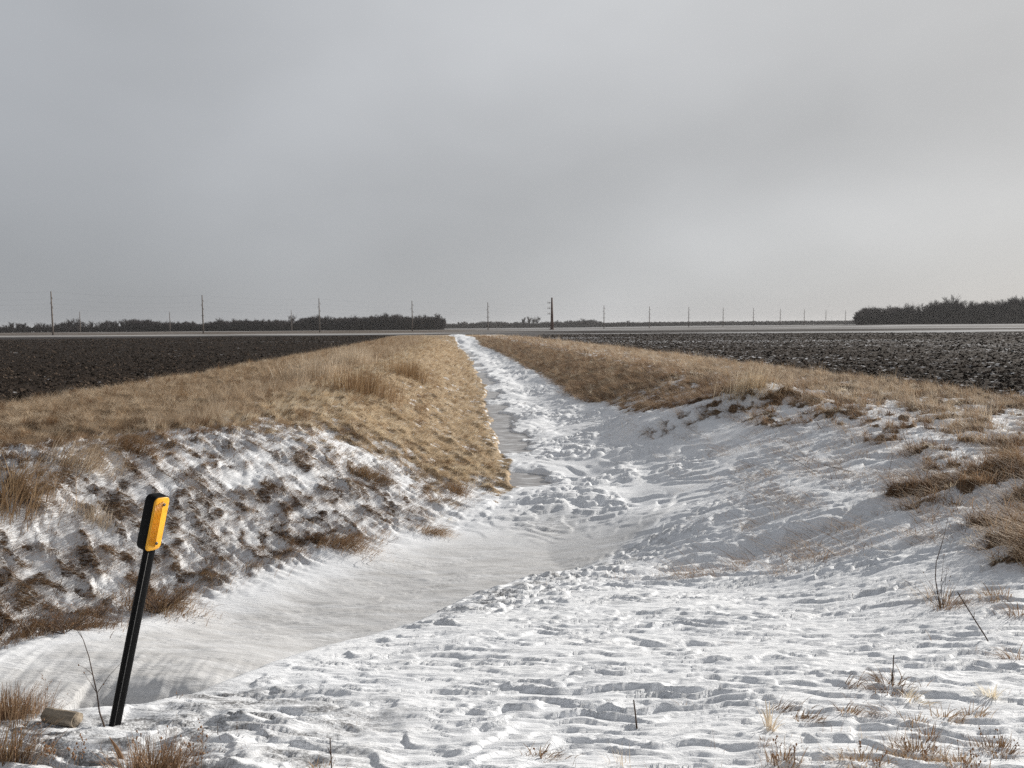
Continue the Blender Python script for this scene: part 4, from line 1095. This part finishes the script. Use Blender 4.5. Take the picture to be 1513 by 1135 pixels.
for k, (tm, cm) in enumerate(kinds_t):      # trunk and crown in one mesh for the masses behind
    bm = bmesh.new(); bm.from_mesh(tm); bm.from_mesh(cm); me_ = bpy.data.meshes.new('massed_tree'); bm.to_mesh(me_); bm.free(); me_.materials.append(M['twigs']); whole.append(me_)
woods = [
    (-60, 215, 900, 900, ([-60, 40, 100, 215], [15, 12, 14.5, 14]), 34, 'small bare tree in the thin wood at the far left of the horizon', 'trees of the thin far-left wood', 2, 5.0, 1, 'thin_wood'),
    (190, 655, 900, 900, ([190, 250, 300, 420, 520, 640, 655], [16, 15.5, 11, 16, 18.5, 18, 14]), 84, 'bare tree in the long dark wood left of the ditch end', 'trees of the long dark left wood', 7, 3.0, 2, 'dark_wood'),
    (655, 1000, 1750, 1750, ([655, 700, 760, 800, 850, 900, 1000], [17, 16, 15, 14, 19, 15, 9]), 56, 'hazy bare tree in the pale wood beyond the thick rust-brown pole', 'trees of the hazy centre wood', 5, 2.6, 3, 'hazy_wood'),
    (1000, 1262, 2300, 2300, ([1000, 1100, 1262], [10, 11, 10]), 30, 'tiny hazy tree in the thin far treeline between the right poles', 'trees of the thin far treeline', 2, 4.0, 4, 'far_treeline'),
    (1264, 1590, 820, 800, ([1264, 1275, 1330, 1400, 1450, 1513, 1590], [15, 19, 23, 25, 26, 25, 25]), 62, 'tall bare tree in the big dark wood at the right edge of the horizon', 'trees of the big right wood', 8, 4.4, 5, 'right_wood')]
for px0, px1, D0, D1, prof, nf, lab, grp, rows, step, sdx, nm in woods:
    P, rot, S = wood(px0, px1, D0, D1, prof, nf, lab, grp, rows, step, sdx)
    instancer('distant_wood', P, rot, S, np.arange(len(P)) % 6, whole, lab.split(' in the ')[0].replace('tree', 'trees') + ' massed behind the front row of the ' + grp.split('of the ')[1])
# underbrush that closes the woods near the ground
bush = []
for i in range(3):
    tm, cm = tree_meshes(1100 + i, 6.0, 1.5, 1.0, .05)
    bm = bmesh.new(); bm.from_mesh(tm); bm.from_mesh(cm); me_ = bpy.data.meshes.new('underbrush'); bm.to_mesh(me_); bm.free(); me_.materials.append(M['twigs']); bush.append(me_)
P = []; rn = random.Random(77)
for px0, px1, D, hs, st_ in ((-60, 190, 905, 1.1, 2.6), (190, 655, 903, 1.5, 1.2), (655, 1262, 1760, 1.6, 1.1), (1266, 1590, 822, 1.7, 1.6)):
    for r_ in range(3):
        px = px0
        while px < px1:
            px += st_ * rn.uniform(.6, 1.4); D_ = D + r_ * 12 + rn.uniform(-4, 4) ; x = along(px, D_)
            P.append((x, D_, float(far_level(np.array([x]), np.array([D_]))[0]) - .2, hs * rn.uniform(.7, 1.2)))
P = np.array(P); rot = np.zeros((len(P), 3)); rot[:, 2] = rng.uniform(0, 6.28, len(P))
instancer('underbrush', P[:, :3], rot, P[:, 3], rng.integers(0, 3, len(P)), bush, 'dark leafless underbrush at the feet of the far woods')
# single trees that stand out
tree(along(104, 880), 880, .82, 5, 'lone round-crowned tree on the left horizon, left of a low thin pole')
tree(along(118, 885), 885, .84, 1, 'bushy tree right beside the low thin pole on the left horizon')
tree(along(433, 850), 850, 1.02, 0, 'tree with a forked crown rising behind the thin pole near the third tall pole')
tree(along(775, 1500), 1500, 1.15, 4, 'narrow dark upright tree left of the thick rust-brown pole')
tree(along(781, 1500), 1500, 1.35, 4, 'taller narrow tree of the pair left of the thick rust-brown pole')
tree(along(787, 1500), 1500, 1.30, 3, 'left broad tree of the clump just left of the thick rust-brown pole')
tree(along(793, 1500), 1500, 1.35, 1, 'right broad tree of the clump just left of the thick rust-brown pole')

# ------------------------------------------------------------------ the snow-laden air
m = bpy.data.materials.new('blown_snow_air'); m.use_nodes = True; m.node_tree.nodes.clear(); t = NT(m.node_tree)
pv = t.n('ShaderNodeVolumePrincipled'); pv.inputs['Color'].default_value = (.93, .93, .95, 1); pv.inputs['Density'].default_value = .00006; pv.inputs['Anisotropy'].default_value = .2
t.link(pv.outputs[0], t.n('ShaderNodeOutputMaterial').inputs['Volume'])
bm = bmesh.new(); bmesh.ops.create_cube(bm, size=1.0)
for v in bm.verts: v.co = Vector((v.co.x * 19000, v.co.y * 9600 + 4500, (-4.0 if v.co.z < 0 else 31.0)))
me = bpy.data.meshes.new('haze'); bm.to_mesh(me); bm.free(); me.materials.append(m)
props(link('haze', me), 'thin blown-snow haze over the fields', kind='stuff')
